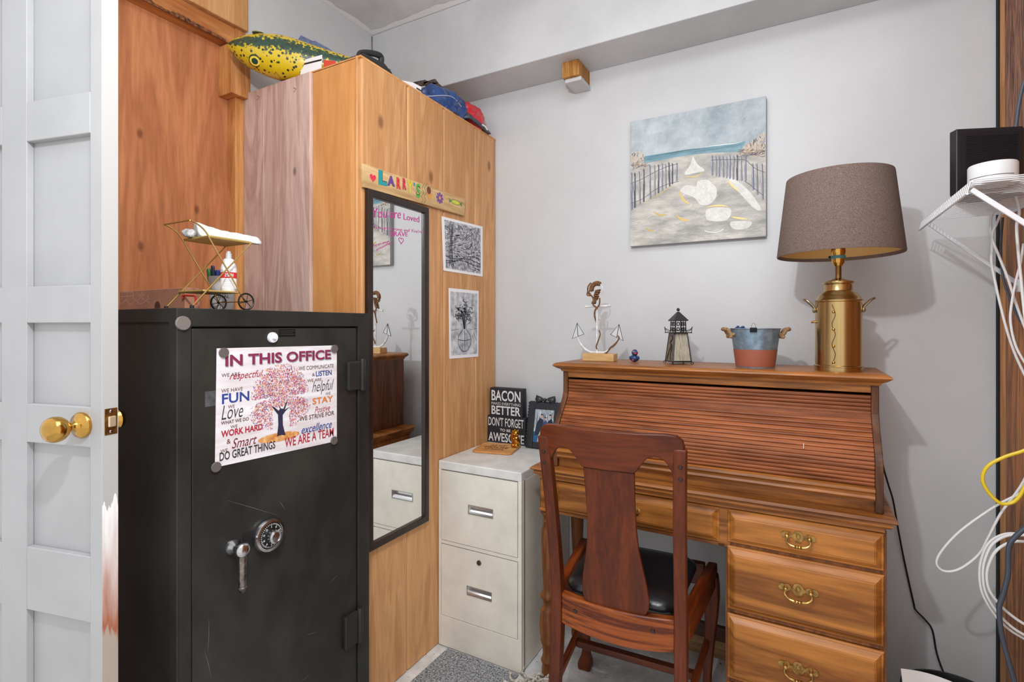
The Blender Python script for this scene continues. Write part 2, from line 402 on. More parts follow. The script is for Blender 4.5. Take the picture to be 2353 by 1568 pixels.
for q in (z0+.006, z1-.006): MB().lathe([(.0005, 0), (.0035, 0), (.0025, .0012), (.0005, .0015)], (.0022, .0165, q), 12, Matrix.Rotation(PI/2, 4, 'Y')).obj('screw', CHROME, lp, smooth=True)

# ------------------------------------------------------------------ timber closet
CX = -1.235; CY = 1.231; CZ = 2.142
clo = thing('wooden_closet', 'tall pine board closet in the corner, mirror hung on its front', 'closet', (-1.53, 1.66, 0))
m = MB().box(-1.828, CX-.022, CY+.02, 2.097, .012, CZ-.006); m.obj('carcass', PINE_SIDE, clo, 'world')
ys = [CY+.004]+[on(p, 260, x=CX).y for p in (937, 1020, 1092)]+[2.097]
m = MB()
for a, b in zip(ys[:-1], ys[1:]):
    m.prism([(a+.0008, 0), (b-.0008, 0), (b-.0008, CZ), (a+.0008, CZ)], 'x', CX-.021, CX)
m.obj('front_boards', PINE_Z, clo, 'world', bevel=.008, seg=4)
xp = [on(p, 450, y=CY).x for p in (565, 612, 718, 822)]
m = MB()
for a, b in ((max(xp[0], -1.828), xp[1]), (xp[1], xp[2])): m.box(a+.0006, b-.0006, CY-.010, CY+.019, .012, CZ-.002)
pk = m.obj('weathered_boards', PINE_PINK, clo, 'world', bevel=.003); pk['label'] = 'pinkish weathered boards on the side'
m = MB().box(xp[2], xp[3], CY, CY+.019, .012, CZ); m.obj('side_board', PINE_SIDE, clo, 'world', bevel=.003)
m = MB().box(xp[3]+.001, CX-.0215, CY-.004, CY+.019, .012, CZ+.002); m.obj('corner_trim', PINE_Z, clo, 'world', bevel=.003)
m = MB().box(-1.828, CX, CY, 2.097, CZ-.005, CZ+.002); m.obj('top_board', PINE_SIDE, clo, 'world')
# nail marks on the weathered boards
m = MB()
for px, py in ((593, 224), (677, 206)):
    p = on(px, py, y=CY-.0105)
    stroke(m, [p+Vector((-.006, 0, .008)), p+Vector((.008, 0, 0)), p+Vector((-.006, 0, -.008))], .002, (0, 1, 0))
m.obj('pencil_marks', mat('pencil', (74, 58, 54), .8), pk, 'world')

# ------------------------------------------------------------------ safe
SX, SY0, SY1, SZ = -1.165, .625, 1.198, 1.30
safe = thing('safe', 'large black steel safe with a combination dial, standing against the pine closet', 'safe', (-1.43, .91, 0))
dy0 = on(440, 800, x=SX).y; dy1 = on(824, 800, x=SX).y; dz1 = on(440, 751, x=SX).z; dz0 = .10
m = MB().box(-1.70, SX-.0302, SY0+.0041, SY1-.0002, .0205, SZ-.0002)
m.frame('x', SX-.03, SX, (SY0+.004, SY1, .02, SZ), (dy0, dy1, dz0, dz1))
xi = on(388, 760, y=SY0).x
m.frame('y', SY0, SY0+.0045, (-1.70, SX, .02, SZ), (-1.66, xi, .08, SZ-.032))
m.obj('safe_body', SAFE2, safe, 'world', bevel=.0025)
m = MB().box(-1.66, SX-.02, SY0+.03, SY1-.03, 0, .02); m.obj('plinth', BLACK, safe, 'world')
m = MB().box(SX-.03, SX-.005, dy0+.004, dy1-.004, dz0+.004, dz1-.004); sd = m.obj('safe_door', SAFE, safe, 'world', bevel=.002)
SD = SX-.005
RX = Matrix.Rotation(PI/2, 4, 'Y')     # lathe axis z -> +x
for (a, b, c, d) in ((800, 828, 829, 897), (793, 822, 1400, 1476)):
    p0 = on(a, c+8, x=SX+.006); p1 = on(b, c+8, x=SX+.006); zt = on(b, c, x=SX).z; zb = on(b, d-3, x=SX).z
    m = MB().box(SX-.006, SX+.009, p0.y, p1.y, zb, zt); h = m.obj('hinge', SAFE, safe, 'world', bevel=.004)
    m = MB().lathe([(.0005, zb-.004), (.008, zb-.004), (.0095, zb), (.0095, zt), (.008, zt+.005), (.0005, zt+.005)], (SX+.006, p1.y+.009, 0), 18)
    m.obj('hinge_pin', SAFE, h, 'world', smooth=True)
p = on(613, 1228, x=SD)
dl = MB().lathe([(.0005, 0), (.040, 0), (.042, .004), (.042, .012), (.039, .018), (.033, .019), (.031, .016), (.0005, .016)], p, 40, RX).obj('combination_dial', CHROME, sd, 'world', smooth=True)
m = MB().lathe([(.0165, .016), (.0305, .016), (.0305, .0178), (.0165, .0186)], p, 40, RX)
m.obj('number_ring', BLACK, safe, 'world', smooth=True)
m = MB()
for i in range(40):
    a = 2*PI*i/40; M2 = Matrix.Rotation(a, 4, 'X')
    m.box(.0180, .0188, -.0004, .0004, .0265 if i % 4 else .0245, .0298, Matrix.Translation(p) @ M2)
for i in range(10):
    a = 2*PI*i/10; up = Vector((0, -math.sin(a), math.cos(a))); rt = Vector((0, math.cos(a), math.sin(a))); s = str(i*10); ww = .0022*len(s)
    put_text(m, s, p+Vector((.0188, 0, 0))+up*.0195-rt*ww/2, rt*ww, up*.0042, .02)
m.obj('dial_marks', PAPER, safe, 'world')
m = MB().lathe([(.016, .016), (.0155, .022), (.017, .026), (.0165, .036), (.0125, .039), (.0120, .036), (.0005, .037)], p, 28, RX); m.obj('dial_knob', CHROME, safe, 'world', smooth=True)
q0 = on(566, 1262, x=SD+.001); q1 = on(590, 1222, x=SD+.001)
m = MB().box(SD-.001, SD+.002, q0.y-.008, p.y, min(q0.z, q1.z)-.002, q1.z+.006); m.obj('escutcheon', mat('matt_black', (12, 12, 12), .6), safe, 'world', bevel=.001)
hp = on(534, 1257, x=SD)
m = MB().lathe([(.0005, 0), (.0185, 0), (.0175, .008), (.010, .015), (.0095, .025), (.0125, .0272), (.0150, .0300), (.0168, .0340), (.0174, .0380), (.0168, .0420), (.0148, .0455), (.0110, .0480), (.006, .0492), (.0005, .0495)], hp, 28, RX)
hd = m.obj('lever_handle', CHROME, safe, 'world', smooth=True, angle=75)
pr = [(.0005, -.098), (.006, -.098), (.009, -.093), (.011, -.090), (.011, -.087), (.0085, -.085), (.0085, -.05), (.0095, -.018), (.008, -.008)]
m = MB().lathe(pr, hp+Vector((.038, 0, 0)), 20); m.obj('lever', mat('worn_lever', (130, 122, 116), .3, .95, var=.35, vs=70), hd, 'world', smooth=True)
a = on(640, 774, x=SD); b2 = on(678, 757, x=SD)
m = MB().box(SD-.001, SD+.0015, a.y, b2.y, a.z, b2.z); np_ = m.obj('name_plate', mat('plate_black', (26, 26, 26), .35, .4), safe, 'world', bevel=.0006, seg=1)
m = MB()
for i in range(3):
    zz = b2.z-.004-i*.0045; m.box(SD+.0015, SD+.0018, a.y+.004, b2.y-.004-(.006 if i == 1 else 0), zz-.001, zz)
m.obj('plate_lettering', mat('embossed', (96, 94, 92), .4, .6), np_, 'world')
a = on(471, 936, x=SD); b2 = on(503, 897, x=SD)
m = MB().box(SD-.0004, SD+.0004, a.y, b2.y, a.z, b2.z); m.obj('clear_tape', mat('cloudy_tape', (84, 86, 88), .15, var=.2, vs=60), safe, 'world')
m = MB()
for x0, y0, x1, y1 in ((480, 1420, 478, 1500), (705, 1460, 730, 1452), (757, 1340, 775, 1322), (690, 1568, 712, 1550), (640, 1150, 655, 1172), (470, 1495, 486, 1560), (520, 1150, 640, 1185)):
    stroke(m, [on(x0, y0, x=SD+.0003), on((x0+x1)/2+1, (y0+y1)/2, x=SD+.0003), on(x1, y1, x=SD+.0003)], [.0002, .0010, .0002], (1, 0, 0))
m.obj('scratches', mat('scratch', (110, 108, 104), .6), safe, 'world')
def disc_magnet(px, py, r, h, label, mt, xpl, knob=False):
    c = on(px, py, x=xpl+h/2); c.x = xpl
    pr = [(.0005, 0), (r, 0), (r, h*.7), (r*.93, h), (.0005, h)]
    t = thing('round_magnet', label, 'magnet', c, 0, 'round magnets on the safe door')
    MB().lathe(pr, (0, 0, 0), 32, RX).obj('magnet_disc', mt, t, smooth=True)
    if knob: MB().lathe([(r*.4, h), (r*.36, h+.004), (r*.3, h+.006), (.0005, h+.006)], (0, 0, 0), 20, RX).obj('magnet_knob', mt, t, smooth=True)
    return t
disc_magnet(421, 743, .0155, .006, 'big silver grey magnet on the top left corner of the safe frame', mat('silver_magnet', (140, 134, 130), .3, .4), SX)
disc_magnet(627, 776, .0135, .007, 'white round magnet with a knob above the poster', mat('white_plastic', (224, 226, 230), .35), SD, True)

# ------------------------------------------------------------------ poster
PXX = SD+.0012
pt = [on(498, 801, x=PXX), on(774, 794, x=PXX), on(774, 1014, x=PXX), on(494, 1075, x=PXX)]
post = thing('office_poster', 'white paper poster of a colourful tree with office mottoes on the safe door', 'poster', (PXX, (pt[0].y+pt[1].y)/2, pt[3].z))
m = MB(); n = 12; vs = []; fs = []
for j in range(n+1):
    for i in range(n+1):
        u, v = i/n, j/n
        p = (pt[0]*(1-u)+pt[1]*u)*(1-v)+(pt[3]*(1-u)+pt[2]*u)*v
        vs.append(p)
for j in range(n):
    for i in range(n): fs.append((j*(n+1)+i, j*(n+1)+i+1, (j+1)*(n+1)+i+1, (j+1)*(n+1)+i))
m.add(vs, fs); m.add([v-Vector((.0006, 0, 0)) for v in vs], fs)
m.obj('sheet', mat('poster_sheet', (226, 214, 216), .55, var=.05, vs=6, c2=(238, 236, 240), stretch=(1, 1, 7)), post, 'world')
PF = PXX+.0006
def zp(zx, zy): return on(470+zx/4.6125, 760+zy/4.6125, x=PF)
def ptext(mb, s, zx0, zy0, zx1, hgt, bold=0, shear=0, drop=0):
    a = zp(zx0, zy0); y1 = zp(zx1, zy0).y; h = zp(zx0, zy0-hgt).z-a.z
    put_text(mb, s, a, (0, y1-a.y, drop), (0, 0, h), bold, shear)
def pgroup(name, colr, items):
    m = MB()
    for it in items: ptext(m, *it)
    m.obj(name, mat('ink_%d_%d_%d' % colr, colr, .7), post, 'world')
sh = MB(); ptext(sh, 'IN THIS OFFICE', 226, 392, 1346, 122, .03); 
for i, v in enumerate(sh.v): sh.v[i] = v-Vector((.0002, 0, 0))
sh.obj('title_shadow', mat('ink_shadow', (150, 148, 158), .7), post, 'world')
pgroup('title', (128, 34, 74), [('IN THIS OFFICE', 220, 382, 1340, 124, .03)])
pgroup('small_captions', (96, 58, 56), [('WE ARE', 180, 495, 375, 38), ('WE HAVE', 178, 662, 405, 40), ('WE', 250, 828, 320, 35), ('WE', 275, 1040, 350, 32), ('WE', 170, 1300, 245, 36),
        ('WE ARE', 1090, 548, 1240, 30), ('WE', 1282, 685, 1335, 28), ('WHAT WE DO', 175, 1003, 470, 38, .01), ('WE COMMUNICATE', 1000, 425, 1368, 42), ('WE STRIVE FOR', 1005, 965, 1375, 50, .012), ('&', 1140, 485, 1170, 30)])
pgroup('blue_words', (44, 64, 140), [('FUN', 185, 782, 475, 108, .02), ('LISTEN', 1180, 488, 1348, 56, .02), ('excellence', 1028, 1098, 1350, 84, .005, .35)])
pgroup('red_words', (172, 34, 54), [('respectful', 265, 545, 620, 100, .0, .4), ('WORK HARD', 175, 1137, 615, 72, .03), ('Positive', 1170, 876, 1330, 66, 0, .35), ('WE ARE A TEAM', 850, 1242, 1368, 100, .012)])
pgroup('script_words', (40, 36, 40), [('Love', 180, 950, 410, 150, -.008, .3), ('helpful', 1140, 690, 1370, 150, -.01, .4), ('DO GREAT THINGS', 160, 1388, 750, 92, .015)])
pgroup('smart_word', (116, 34, 44), [('&', 235, 1205, 278, 50), ('Smart', 290, 1255, 555, 105, 0, .35)])
pgroup('stay_word', (214, 120, 40), [('STAY', 1145, 787, 1362, 68, .02)])
# tree
m = MB(); mats = [mat('tr%d' % i, c, .7) for i, c in enumerate(((206, 70, 110), (226, 120, 60), (150, 70, 150), (236, 180, 90), (96, 110, 160), (190, 50, 60), (230, 150, 180), (60, 50, 80)))]
g = on(640, 800, x=PF); sc = (zp(900, 700).y-zp(800, 700).y)/100; c0 = zp(800, 700)
rnd = random.Random(3)
for i in range(4200):
    while True:
        a, b = rnd.uniform(-1, 1), rnd.uniform(-1, 1)
        if a*a+b*b < 1: break
    rr = (a*a+b*b)
    if rr > .75 and rnd.random() < .55: continue
    yy = a*(300 if b > -.2 else 330)+12; zz = b*300-(60*a*a if b < 0 else 0)
    if b < -.30 and abs(a) < .26: continue
    s_ = rnd.uniform(3, 6.5); q = c0+Vector((.0001*rnd.random(), yy*sc, zz*sc)); an = rnd.uniform(0, PI)
    m.cur = rnd.choices(range(8), (4, 5, 4, 4, 4, 3, 4, 3))[0]
    d1 = Vector((0, math.cos(an), math.sin(an)))*s_*sc*1.3; d2 = Vector((0, -math.sin(an), math.cos(an)))*s_*sc*.7
    m.add([q+d1, q+d2, q-d1, q-d2], [(0, 1, 2, 3)])
m.obj('tree_crown', mats, post, 'world')
m = MB()
poly_flat(m, [zp(*q)+Vector((.0002, 0, 0)) for q in ((768, 1122), (782, 1000), (778, 890), (720, 815), (700, 800), (740, 812), (785, 850), (800, 830), (770, 770), (812, 828), (835, 830), (880, 720), (862, 800), (850, 840), (905, 805), (860, 850), (828, 895), (830, 1000), (858, 1110), (815, 1106))])
m.obj('tree_trunk', mat('trunk_ink', (40, 34, 66), .7), post, 'world')
m = MB(); cc = zp(795, 1128)
poly_flat(m, [cc+Vector((-.0001, 215*sc*math.cos(t*PI/16), 40*sc*math.sin(t*PI/16)-.02*215*sc*math.cos(t*PI/16))) for t in range(32)])
m.obj('fallen_leaves', mat('orange_ground', (226, 136, 44), .7, var=.15, vs=60, c2=(240, 190, 130)), post, 'world')
for px, py, where in ((515, 811, 'top left'), (769, 802, 'top right'), (768, 1013, 'bottom right'), (497, 1074, 'bottom left')):
    disc_magnet(px, py, .0118, .004, 'dark grey round magnet pinning the %s corner of the poster' % where, GREYMAG, PXX+.0008)
# ------------------------------------------------------------------ things on the safe
GOLD = mat('gold_wire', (206, 172, 104), .3, .85)
GOLDM = mat('gold_tray', (196, 166, 98), .42, .55)
BLK = mat('black_rubber', (22, 22, 22), .55)
cart = thing('toy_bar_cart', 'miniature gold wire bar cart with black spoked wheels on top of the safe', 'cart', (-1.28, .77, SZ))
xn, xf = -1.224, -1.332
ZT = 1.472; ZL = 1.342
tr = MB().box(xf, xn, .730, .840, ZT, ZT+.006); tr.obj('upper_tray', GOLDM, cart, 'world', bevel=.002)
MB().box(xf, xn, .716, .806, ZL, ZL+.005).obj('lower_tray', GOLDM, cart, 'world', bevel=.002)
WR = .0225; WY = .822
for x in (xn, xf):
    sgn = 1 if x == xn else -1
    m = MB().tube([(x, .690, SZ+.006), (x, .840, ZT+.003)], .0019, 8); m.obj('front_leg', GOLD, cart, 'world', smooth=True)
    hz = spline([(x, WY, SZ+WR), (x, .742, ZT-.02), (x, .722, ZT+.012), (x, .703, ZT+.027), (x, .686, ZT+.0335)], 6)
    m = MB().tube(hz, .0019, 8); m.obj('rear_leg', GOLD, cart, 'world', smooth=True)
    m = MB().lathe([(.0005, -.004), (.004, -.0035), (.0045, 0), (.004, .004), (.0005, .005)], (x, .690, SZ+.0045), 12); m.obj('rubber_foot', BLK, cart, 'world', smooth=True)
    wc = (x+sgn*.004, WY, SZ+WR)
    m = MB()
    m.tube([(wc[0], wc[1]+(WR-.0022)*math.cos(t*PI/16), wc[2]+(WR-.0022)*math.sin(t*PI/16)) for t in range(32)], .0022, 8, True)
    for k in range(3):
        a = k*PI/3+.26; d = Vector((0, math.cos(a), math.sin(a)))*(WR-.002); m.tube([Vector(wc)-d, Vector(wc)+d], .0009, 6)
    m.lathe([(.0005, -.003), (.003, -.003), (.003, .003), (.0005, .003)], wc, 12, RX)
    m.obj('wheel', mat('black_wheel', (20, 19, 18), .4), cart, 'world', smooth=True)
m = MB().tube([(xn, .686, ZT+.0335), (xf, .686, ZT+.0335)], .0019, 8); m.obj('push_handle', GOLD, cart, 'world')
m = MB().tube([(xn, WY, SZ+WR), (xf, WY, SZ+WR)], .0012, 8); m.obj('axle', GOLD, cart, 'world')
# towel lying on the tray
tow = thing('rolled_towel', 'white terry towel bundled on the upper tray of the toy bar cart', 'towel', (-1.28, .79, ZT+.006))
m = MB(); P = spline([(-1.292, .737, ZT+.019), (-1.288, .747, ZT+.021), (-1.284, .757, ZT+.020), (-1.280, .78, ZT+.0165), (-1.272, .82, ZT+.0145), (-1.262, .86, ZT+.0135), (-1.256, .890, ZT+.0125)], 8)
rr = []
for i in range(len(P)):
    t = i/(len(P)-1); rr.append((.0115*(1-t)**1.2+.0105)*(1 if t < .93 else max(.25, 1-(t-.93)*9))*(1 if t > .05 else .35+t*13))
m.tube(P, rr, 18, flat=1.35)
for i, v in enumerate(m.v):
    k = noise.noise(v*95)*.0022+noise.noise(v*32)*.0035*(1 if v.y < .78 else .3)
    v += Vector((k, k*.6, k)); v.z = max(v.z, ZT+.0065)
m.obj('towel_roll', mat('terry', (226, 226, 222), .95, var=.08, vs=60, bump=.9, bs=420), tow, 'world', smooth=True, sub=1)
m = MB(); m.ell((-1.304, .731, ZT+.0165), (.021, .017, .0125), 40, 24)
for v in m.v:
    d_ = v-Vector((-1.304, .731, ZT+.0165)); k = .0045*noise.noise(d_*80)-.006*abs(noise.noise(d_*55+Vector((3, 1, 0)))); v += d_.normalized()*k; v.z = max(v.z, ZT+.0062)
for k in range(0):
    y0 = .708+.004*k; P = [(-1.325+.016*k+.006*math.sin(t*2.1+k), y0+.006*t-.001*k, ZT+.014+.0055*k+.003*math.sin(t*1.7+k*2)) for t in range(7)]
    m.tube(spline(P, 4), .0042, 8)
m.obj('satin_folds', mat('satin', (178, 178, 176), .35, var=.3, vs=90), tow, 'world', smooth=True, angle=80)
# bottle on lower tray
bz = ZL+.005
bp = on(522, 668, t=1.30); bp = Vector((-1.258, .800, bz))
bt = thing('small_bottle', 'small white squeeze bottle with a red band on the toy cart\'s lower tray', 'bottle', bp)
PL = mat('bottle_plastic', (222, 224, 226), .3)
MB().lathe([(.0005, 0), (.0165, 0), (.0180, .003), (.0180, .062), (.0165, .068), (.0135, .073), (.0125, .082), (.006, .086), (.0005, .086)], (0, 0, 0), 28).obj('bottle_body', PL, bt, smooth=True)
MB().lathe([(.0005, .0855), (.0072, .0855), (.0066, .098), (.0052, .0985), (.0048, .103), (.0005, .1035)], (0, 0, 0), 20).obj('nozzle_cap', mat('cap_grey', (200, 202, 204), .4), bt, smooth=True)
MB().lathe([(.0183, .008), (.0183, .060)], (0, 0, 0), 28, caps=False).obj('paper_label', PAPER, bt, smooth=True)
MB().lathe([(.0185, .034), (.0185, .049)], (0, 0, 0), 28, caps=False).obj('red_band', mat('label_red', (206, 40, 44), .5), bt, smooth=True)
m = MB()
def wrap(p, r): return Vector((r*math.sin(p.x/r), -r*math.cos(p.x/r), p.z))
def cyl_text(s, x0, x1, z0, z1, r, rot, bold=0, shear=0):
    q = MB(); put_text(q, s, (x0, 0, z0), (x1-x0, 0, 0), (0, 0, z1-z0), bold, shear)
    Mr = Matrix.Rotation(rot, 4, 'Z'); m.add([Mr @ wrap(v, r) for v in q.v], q.f)
cyl_text('3% H', -.010, .010, .037, .046, .0188, math.radians(60), .02)
m.obj('band_lettering', PAPER, bt)
m = MB()
for k in range(5): cyl_text('HHHHHIHH', -.013, .013-.003*(k % 2), .011+k*.0042, .0128+k*.0042, .0187, math.radians(60))
for k in range(2): cyl_text('IIHIHI', -.008, .009, .0515+k*.0035, .0533+k*.0035, .0187, math.radians(60))
m.obj('fine_print', mat('print_grey', (130, 130, 136), .7), bt)
# pen cup
cp = thing('pen_cup', 'frosted grey plastic tumbler holding pens behind the toy bar cart', 'cup', (-1.392, .866, SZ))
m = MB().lathe([(.0005, 0), (.027, 0), (.0285, .002), (.033, .097), (.0318, .097), (.0272, .004), (.0005, .004)], (0, 0, 0), 32)
m.obj('cup_wall', mat('frosted_grey', (208, 205, 203), .4), cp, smooth=True)
m = MB(); cl = []
q = MB(); put_text(q, 'QUAL', (-.018, 0, .036), (.036, 0, 0), (0, 0, .010), .02)
Mr = Matrix.Rotation(math.radians(60), 4, 'Z'); m.add([Mr @ wrap(v, .0306) for v in q.v], q.f)
m.obj('cup_lettering', mat('grey_ink', (92, 90, 90), .7), cp)
def pen(name, label, px, py, colr, r, tip, tilt):
    t = thing(name, label, 'pen', (-1.392+px, .866+py, SZ+.006), 0, 'pens in the tumbler')
    M2 = Matrix.Rotation(tilt[0], 4, 'X') @ Matrix.Rotation(tilt[1], 4, 'Y')
    MB().lathe([(.0005, 0), (r*.6, 0), (r, .01), (r, .085), (.0005, .085)], (0, 0, 0), 14, M2).obj('barrel', mat('pen_'+name+str(colr[0]), colr, .3), t, smooth=True)
    MB().lathe([(.0005, .085), (r*1.1, .085), (r*1.1, tip-.004), (r*.7, tip), (.0005, tip)], (0, 0, 0), 14, M2).obj('cap', mat('cap_'+str(colr[0]), tuple(v*.8 for v in colr), .3), t, smooth=True)
pen('marker_pen', 'green capped marker leaning at the left of the grey tumbler', -.014, -.014, (60, 148, 74), .0055, .114, (.06, -.12))
pen('marker_pen', 'blue capped marker in the middle of the grey tumbler', -.010, -.004, (40, 76, 170), .0075, .110, (-.0, -.03))
pen('marker_pen', 'dark navy pen with a clip standing highest in the tumbler', -.008, -.012, (44, 50, 84), .0045, .122, (0.04, -.06))
pen('marker_pen', 'blue and black stubby marker at the right of the tumbler', .000, .008, (52, 92, 186), .0075, .112, (-.05, .02))
# cardboard box with a red handle
cb = thing('cardboard_box', 'low narrow pinkish cardboard box with white line drawing and red handle behind the toy cart', 'box', (-1.62, .82, SZ))
m = MB().box(-1.80, -1.452, .80, .842, SZ, 1.366); m.obj('carton', mat('kraft_pink', (186, 132, 106), .75, var=.06, vs=20), cb, 'world', bevel=.002)
m = MB()
yf = .7994
def bl(pts, w=.0013): stroke(m, spline([on(x, y, y=yf) for x, y in pts], 4), w, (0, 1, 0))
for q in (((278, 700), (290, 690), (300, 700), (312, 690), (322, 700), (336, 692), (344, 700)), ((280, 672), (280, 690)), ((292, 670), (292, 688)), ((306, 672), (306, 690)), ((280, 672), (306, 672)), ((280, 682), (306, 680)), ((318, 676), (332, 690)), ((332, 676), (318, 690)), ((326, 670), (326, 692)), ((338, 684), (342, 680)), ((336, 690), (344, 686))): bl(q)
m.obj('line_drawing', mat('white_ink', (228, 200, 186), .7), cb, 'world')
h = [on(x, y, y=.795) for x, y in ((421, 686), (420, 681), (424, 679), (446, 680), (450, 683), (450, 700))]
m = MB().tube(h, .003, 8); m.obj('carry_handle', mat('red_plastic', (206, 58, 46), .4), cb, 'world', smooth=True)
m = MB(); c = on(362, 704, y=.7995); m.lathe([(.0005, 0), (.014, 0), (.014, .0006), (.0005, .0006)], c, 20, RY); m.obj('thumb_hole', mat('hole_brown', (92, 58, 44), .8), cb, 'world')

# ------------------------------------------------------------------ things on top of the closet
T0 = CZ+.002
nose = on(523, 104, x=-1.752); 
fdir = Vector((.77, .64, -.02)).normalized(); fl = .56
tilt = math.radians(74)
side = fdir.cross(U).normalized()            # towards the room
back = (U*math.cos(tilt)+side*math.sin(tilt)).normalized(); lat = fdir.cross(back).normalized()
fish = thing('inflatable_fish', 'yellow spotted inflatable trout lying on top of the closet, nose overhanging', 'inflatable', (-1.52, 1.36, T0))
prof = [(0, .006, .006), (.02, .022, .018), (.06, .042, .036), (.12, .060, .054), (.20, .076, .070), (.30, .084, .078), (.42, .082, .074), (.55, .070, .062), (.70, .050, .044), (.85, .030, .024), (1.0, .012, .010)]
def fpt(s, a, grow=1.0):
    """surface point of the fish: s along the body, a round it (0 = spine)"""
    for (s0, b0, l0), (s1, b1, l1) in zip(prof[:-1], prof[1:]):
        if s <= s1:
            t = (s-s0)/(s1-s0); t = t*t*(3-2*t) if s0 > .1 else t; rb = b0+(b1-b0)*t; rl = l0+(l1-l0)*t; break
    ax = nose+fdir*fl*s+Vector((0, 0, -.062*math.sin(min(1, s*1.6)*PI*.5)))*1.0+Vector((0, 0, .010*s))
    return ax+grow*(back*rb*math.cos(a)*(.92 if math.cos(a) < 0 else .8)+lat*rl*math.sin(a))
zoff = 0
ring_s = [0, .01, .02, .04, .06, .09, .12, .16, .2, .25, .3, .36, .42, .48, .55, .62, .70, .78, .85, .93, 1.0]
# let the belly touch the closet top
lowest = min(fpt(s, a*PI/12).z for s in ring_s if s > .22 for a in range(24)); 
dz = T0+.001-lowest; nose = nose+Vector((0, 0, dz*.0))
def fp2(s, a, grow=1.0):
    p = fpt(s, a, grow); p.z += dz*min(1, max(0, (s-.05)/.3)); return p
ft, nt, b, N, L = _base('trout_skin')
# spotted yellow skin with a dark green spine, laid out in body coordinates (v colour holds angle)
at = N('ShaderNodeAttribute'); at.attribute_name = 'around'
tc = N('ShaderNodeTexCoord')
nz = N('ShaderNodeTexNoise'); nz.inputs['Scale'].default_value = 70; nz.inputs['Detail'].default_value = 5; L(tc.outputs['Object'], nz.inputs['Vector'])
ad = N('ShaderNodeMath'); ad.operation = 'MULTIPLY_ADD'; ad.inputs[1].default_value = .42; L(nz.outputs[0], ad.inputs[0]); L(at.outputs['Fac'], ad.inputs[2])
rp = N('ShaderNodeValToRGB'); el = rp.color_ramp.elements
el[0].position = .24; el[0].color = lin((44, 70, 58)); el[1].position = .40; el[1].color = lin((206, 178, 32))
q = el.new(.31); q.color = lin((62, 88, 62)); q = el.new(.335); q.color = lin((204, 176, 36)); q = el.new(.80); q.color = lin((222, 184, 20)); q = el.new(1.0); q.color = lin((196, 160, 24))
L(ad.outputs[0], rp.inputs[0])
vo = N('ShaderNodeTexVoronoi'); vo.inputs['Scale'].default_value = 72; L(tc.outputs['Object'], vo.inputs['Vector'])
rv = N('ShaderNodeValToRGB'); e2 = rv.color_ramp.elements; e2[0].position = .30; e2[0].color = (1, 1, 1, 1); e2[1].position = .34; e2[1].color = (0, 0, 0, 1); L(vo.outputs['Distance'], rv.inputs[0])
lim = N('ShaderNodeMath'); lim.operation = 'LESS_THAN'; lim.inputs[1].default_value = .58; L(at.outputs['Fac'], lim.inputs[0])
mm = N('ShaderNodeMath'); mm.operation = 'MULTIPLY'; L(rv.outputs[0], mm.inputs[0]); L(lim.outputs[0], mm.inputs[1])
mx = N('ShaderNodeMixRGB'); mx.inputs[2].default_value = lin((48, 54, 34)); L(mm.outputs[0], mx.inputs[0]); L(rp.outputs[0], mx.inputs[1])
L(mx.outputs[0], b.inputs['Base Color']); b.inputs['Roughness'].default_value = .3; b.inputs['Coat Weight'].default_value = .3
m = MB(); NA = 40
m.loft([[fp2(s, a*2*PI/NA) for a in range(NA)] for s in ring_s])
fo = m.obj('fish_body', ft, fish, 'world', smooth=True)
fo.data.attributes.new('around', 'FLOAT', 'POINT')
I = wm(fish)
vals = []
for v in fo.data.vertices:
    p = I @ v.co; s = max(0, min(1, (p-nose).dot(fdir)/fl))
    ctr = (fp2(s, 0)+fp2(s, PI))/2; d = p-ctr
    vals.append(abs(math.atan2(d.dot(lat), d.dot(back)))/PI)
fo.data.attributes['around'].data.foreach_set('value', vals)
EYEY = mat('eye_yellow', (236, 206, 70), .3); EYEG = mat('eye_green', (40, 66, 58), .3)
for sg in (1, -1):
    a0 = sg*1.05; s0 = .185
    c = fp2(s0, a0); nrm = (c-(fp2(s0, 0)+fp2(s0, PI))/2).normalized()
    tq = nrm.to_track_quat('Z', 'Y').to_matrix().to_4x4()
    ey = MB().lathe([(.0005, -.002), (.021, -.002), (.020, .0015), (.0165, .003), (.0005, .003)], c, 24, tq).obj('eye', mat('eye_rim', (54, 64, 40), .4), fish, 'world', smooth=True)
    MB().lathe([(.0165, .0028), (.0165, .0036), (.010, .0044), (.0005, .0046)], c, 24, tq, caps=False).obj('iris', EYEY, ey, 'world', smooth=True)
    MB().lathe([(.0105, .0042), (.0100, .0054), (.0005, .006)], c, 24, tq, caps=False).obj('pupil', EYEG, ey, 'world', smooth=True)
m = MB()
for sg in (1, -1): m.tube([fp2(s, sg*(1.75+.35*s*4), 1.01) for s in (.012, .03, .06, .09, .12, .15)], [.002, .003, .003, .0028, .002, .001], 6)
m.obj('mouth_line', mat('mouth_brown', (120, 104, 40), .5), fish, 'world', smooth=True)
m = MB().tube([fp2(.30+.02*math.sin(k*.5), 1.35+k*.17, 1.005) for k in range(8)], .0011, 6); m.obj('gill_seam', mat('seam_pale', (150, 128, 30), .4), fish, 'world')
m = MB(); rim = [fp2(s, 0, 1.0) for s in (.42, .46, .50, .54, .58, .62)]
m.prism([(0, 0), (.012, .020), (.05, .016), (.06, .020), (.11, .008), (.13, 0)], 'y', -.002, .002, lambda p: fp2(.42+p.x/fl, -1.0, 1.0)+(back*.54-lat*.84)*(p.z-.003)+(back*.84+lat*.54)*p.y)
m.obj('dorsal_fin', mat('fin_blue', (70, 84, 120), .4, var=.2, vs=90), fish, 'world')
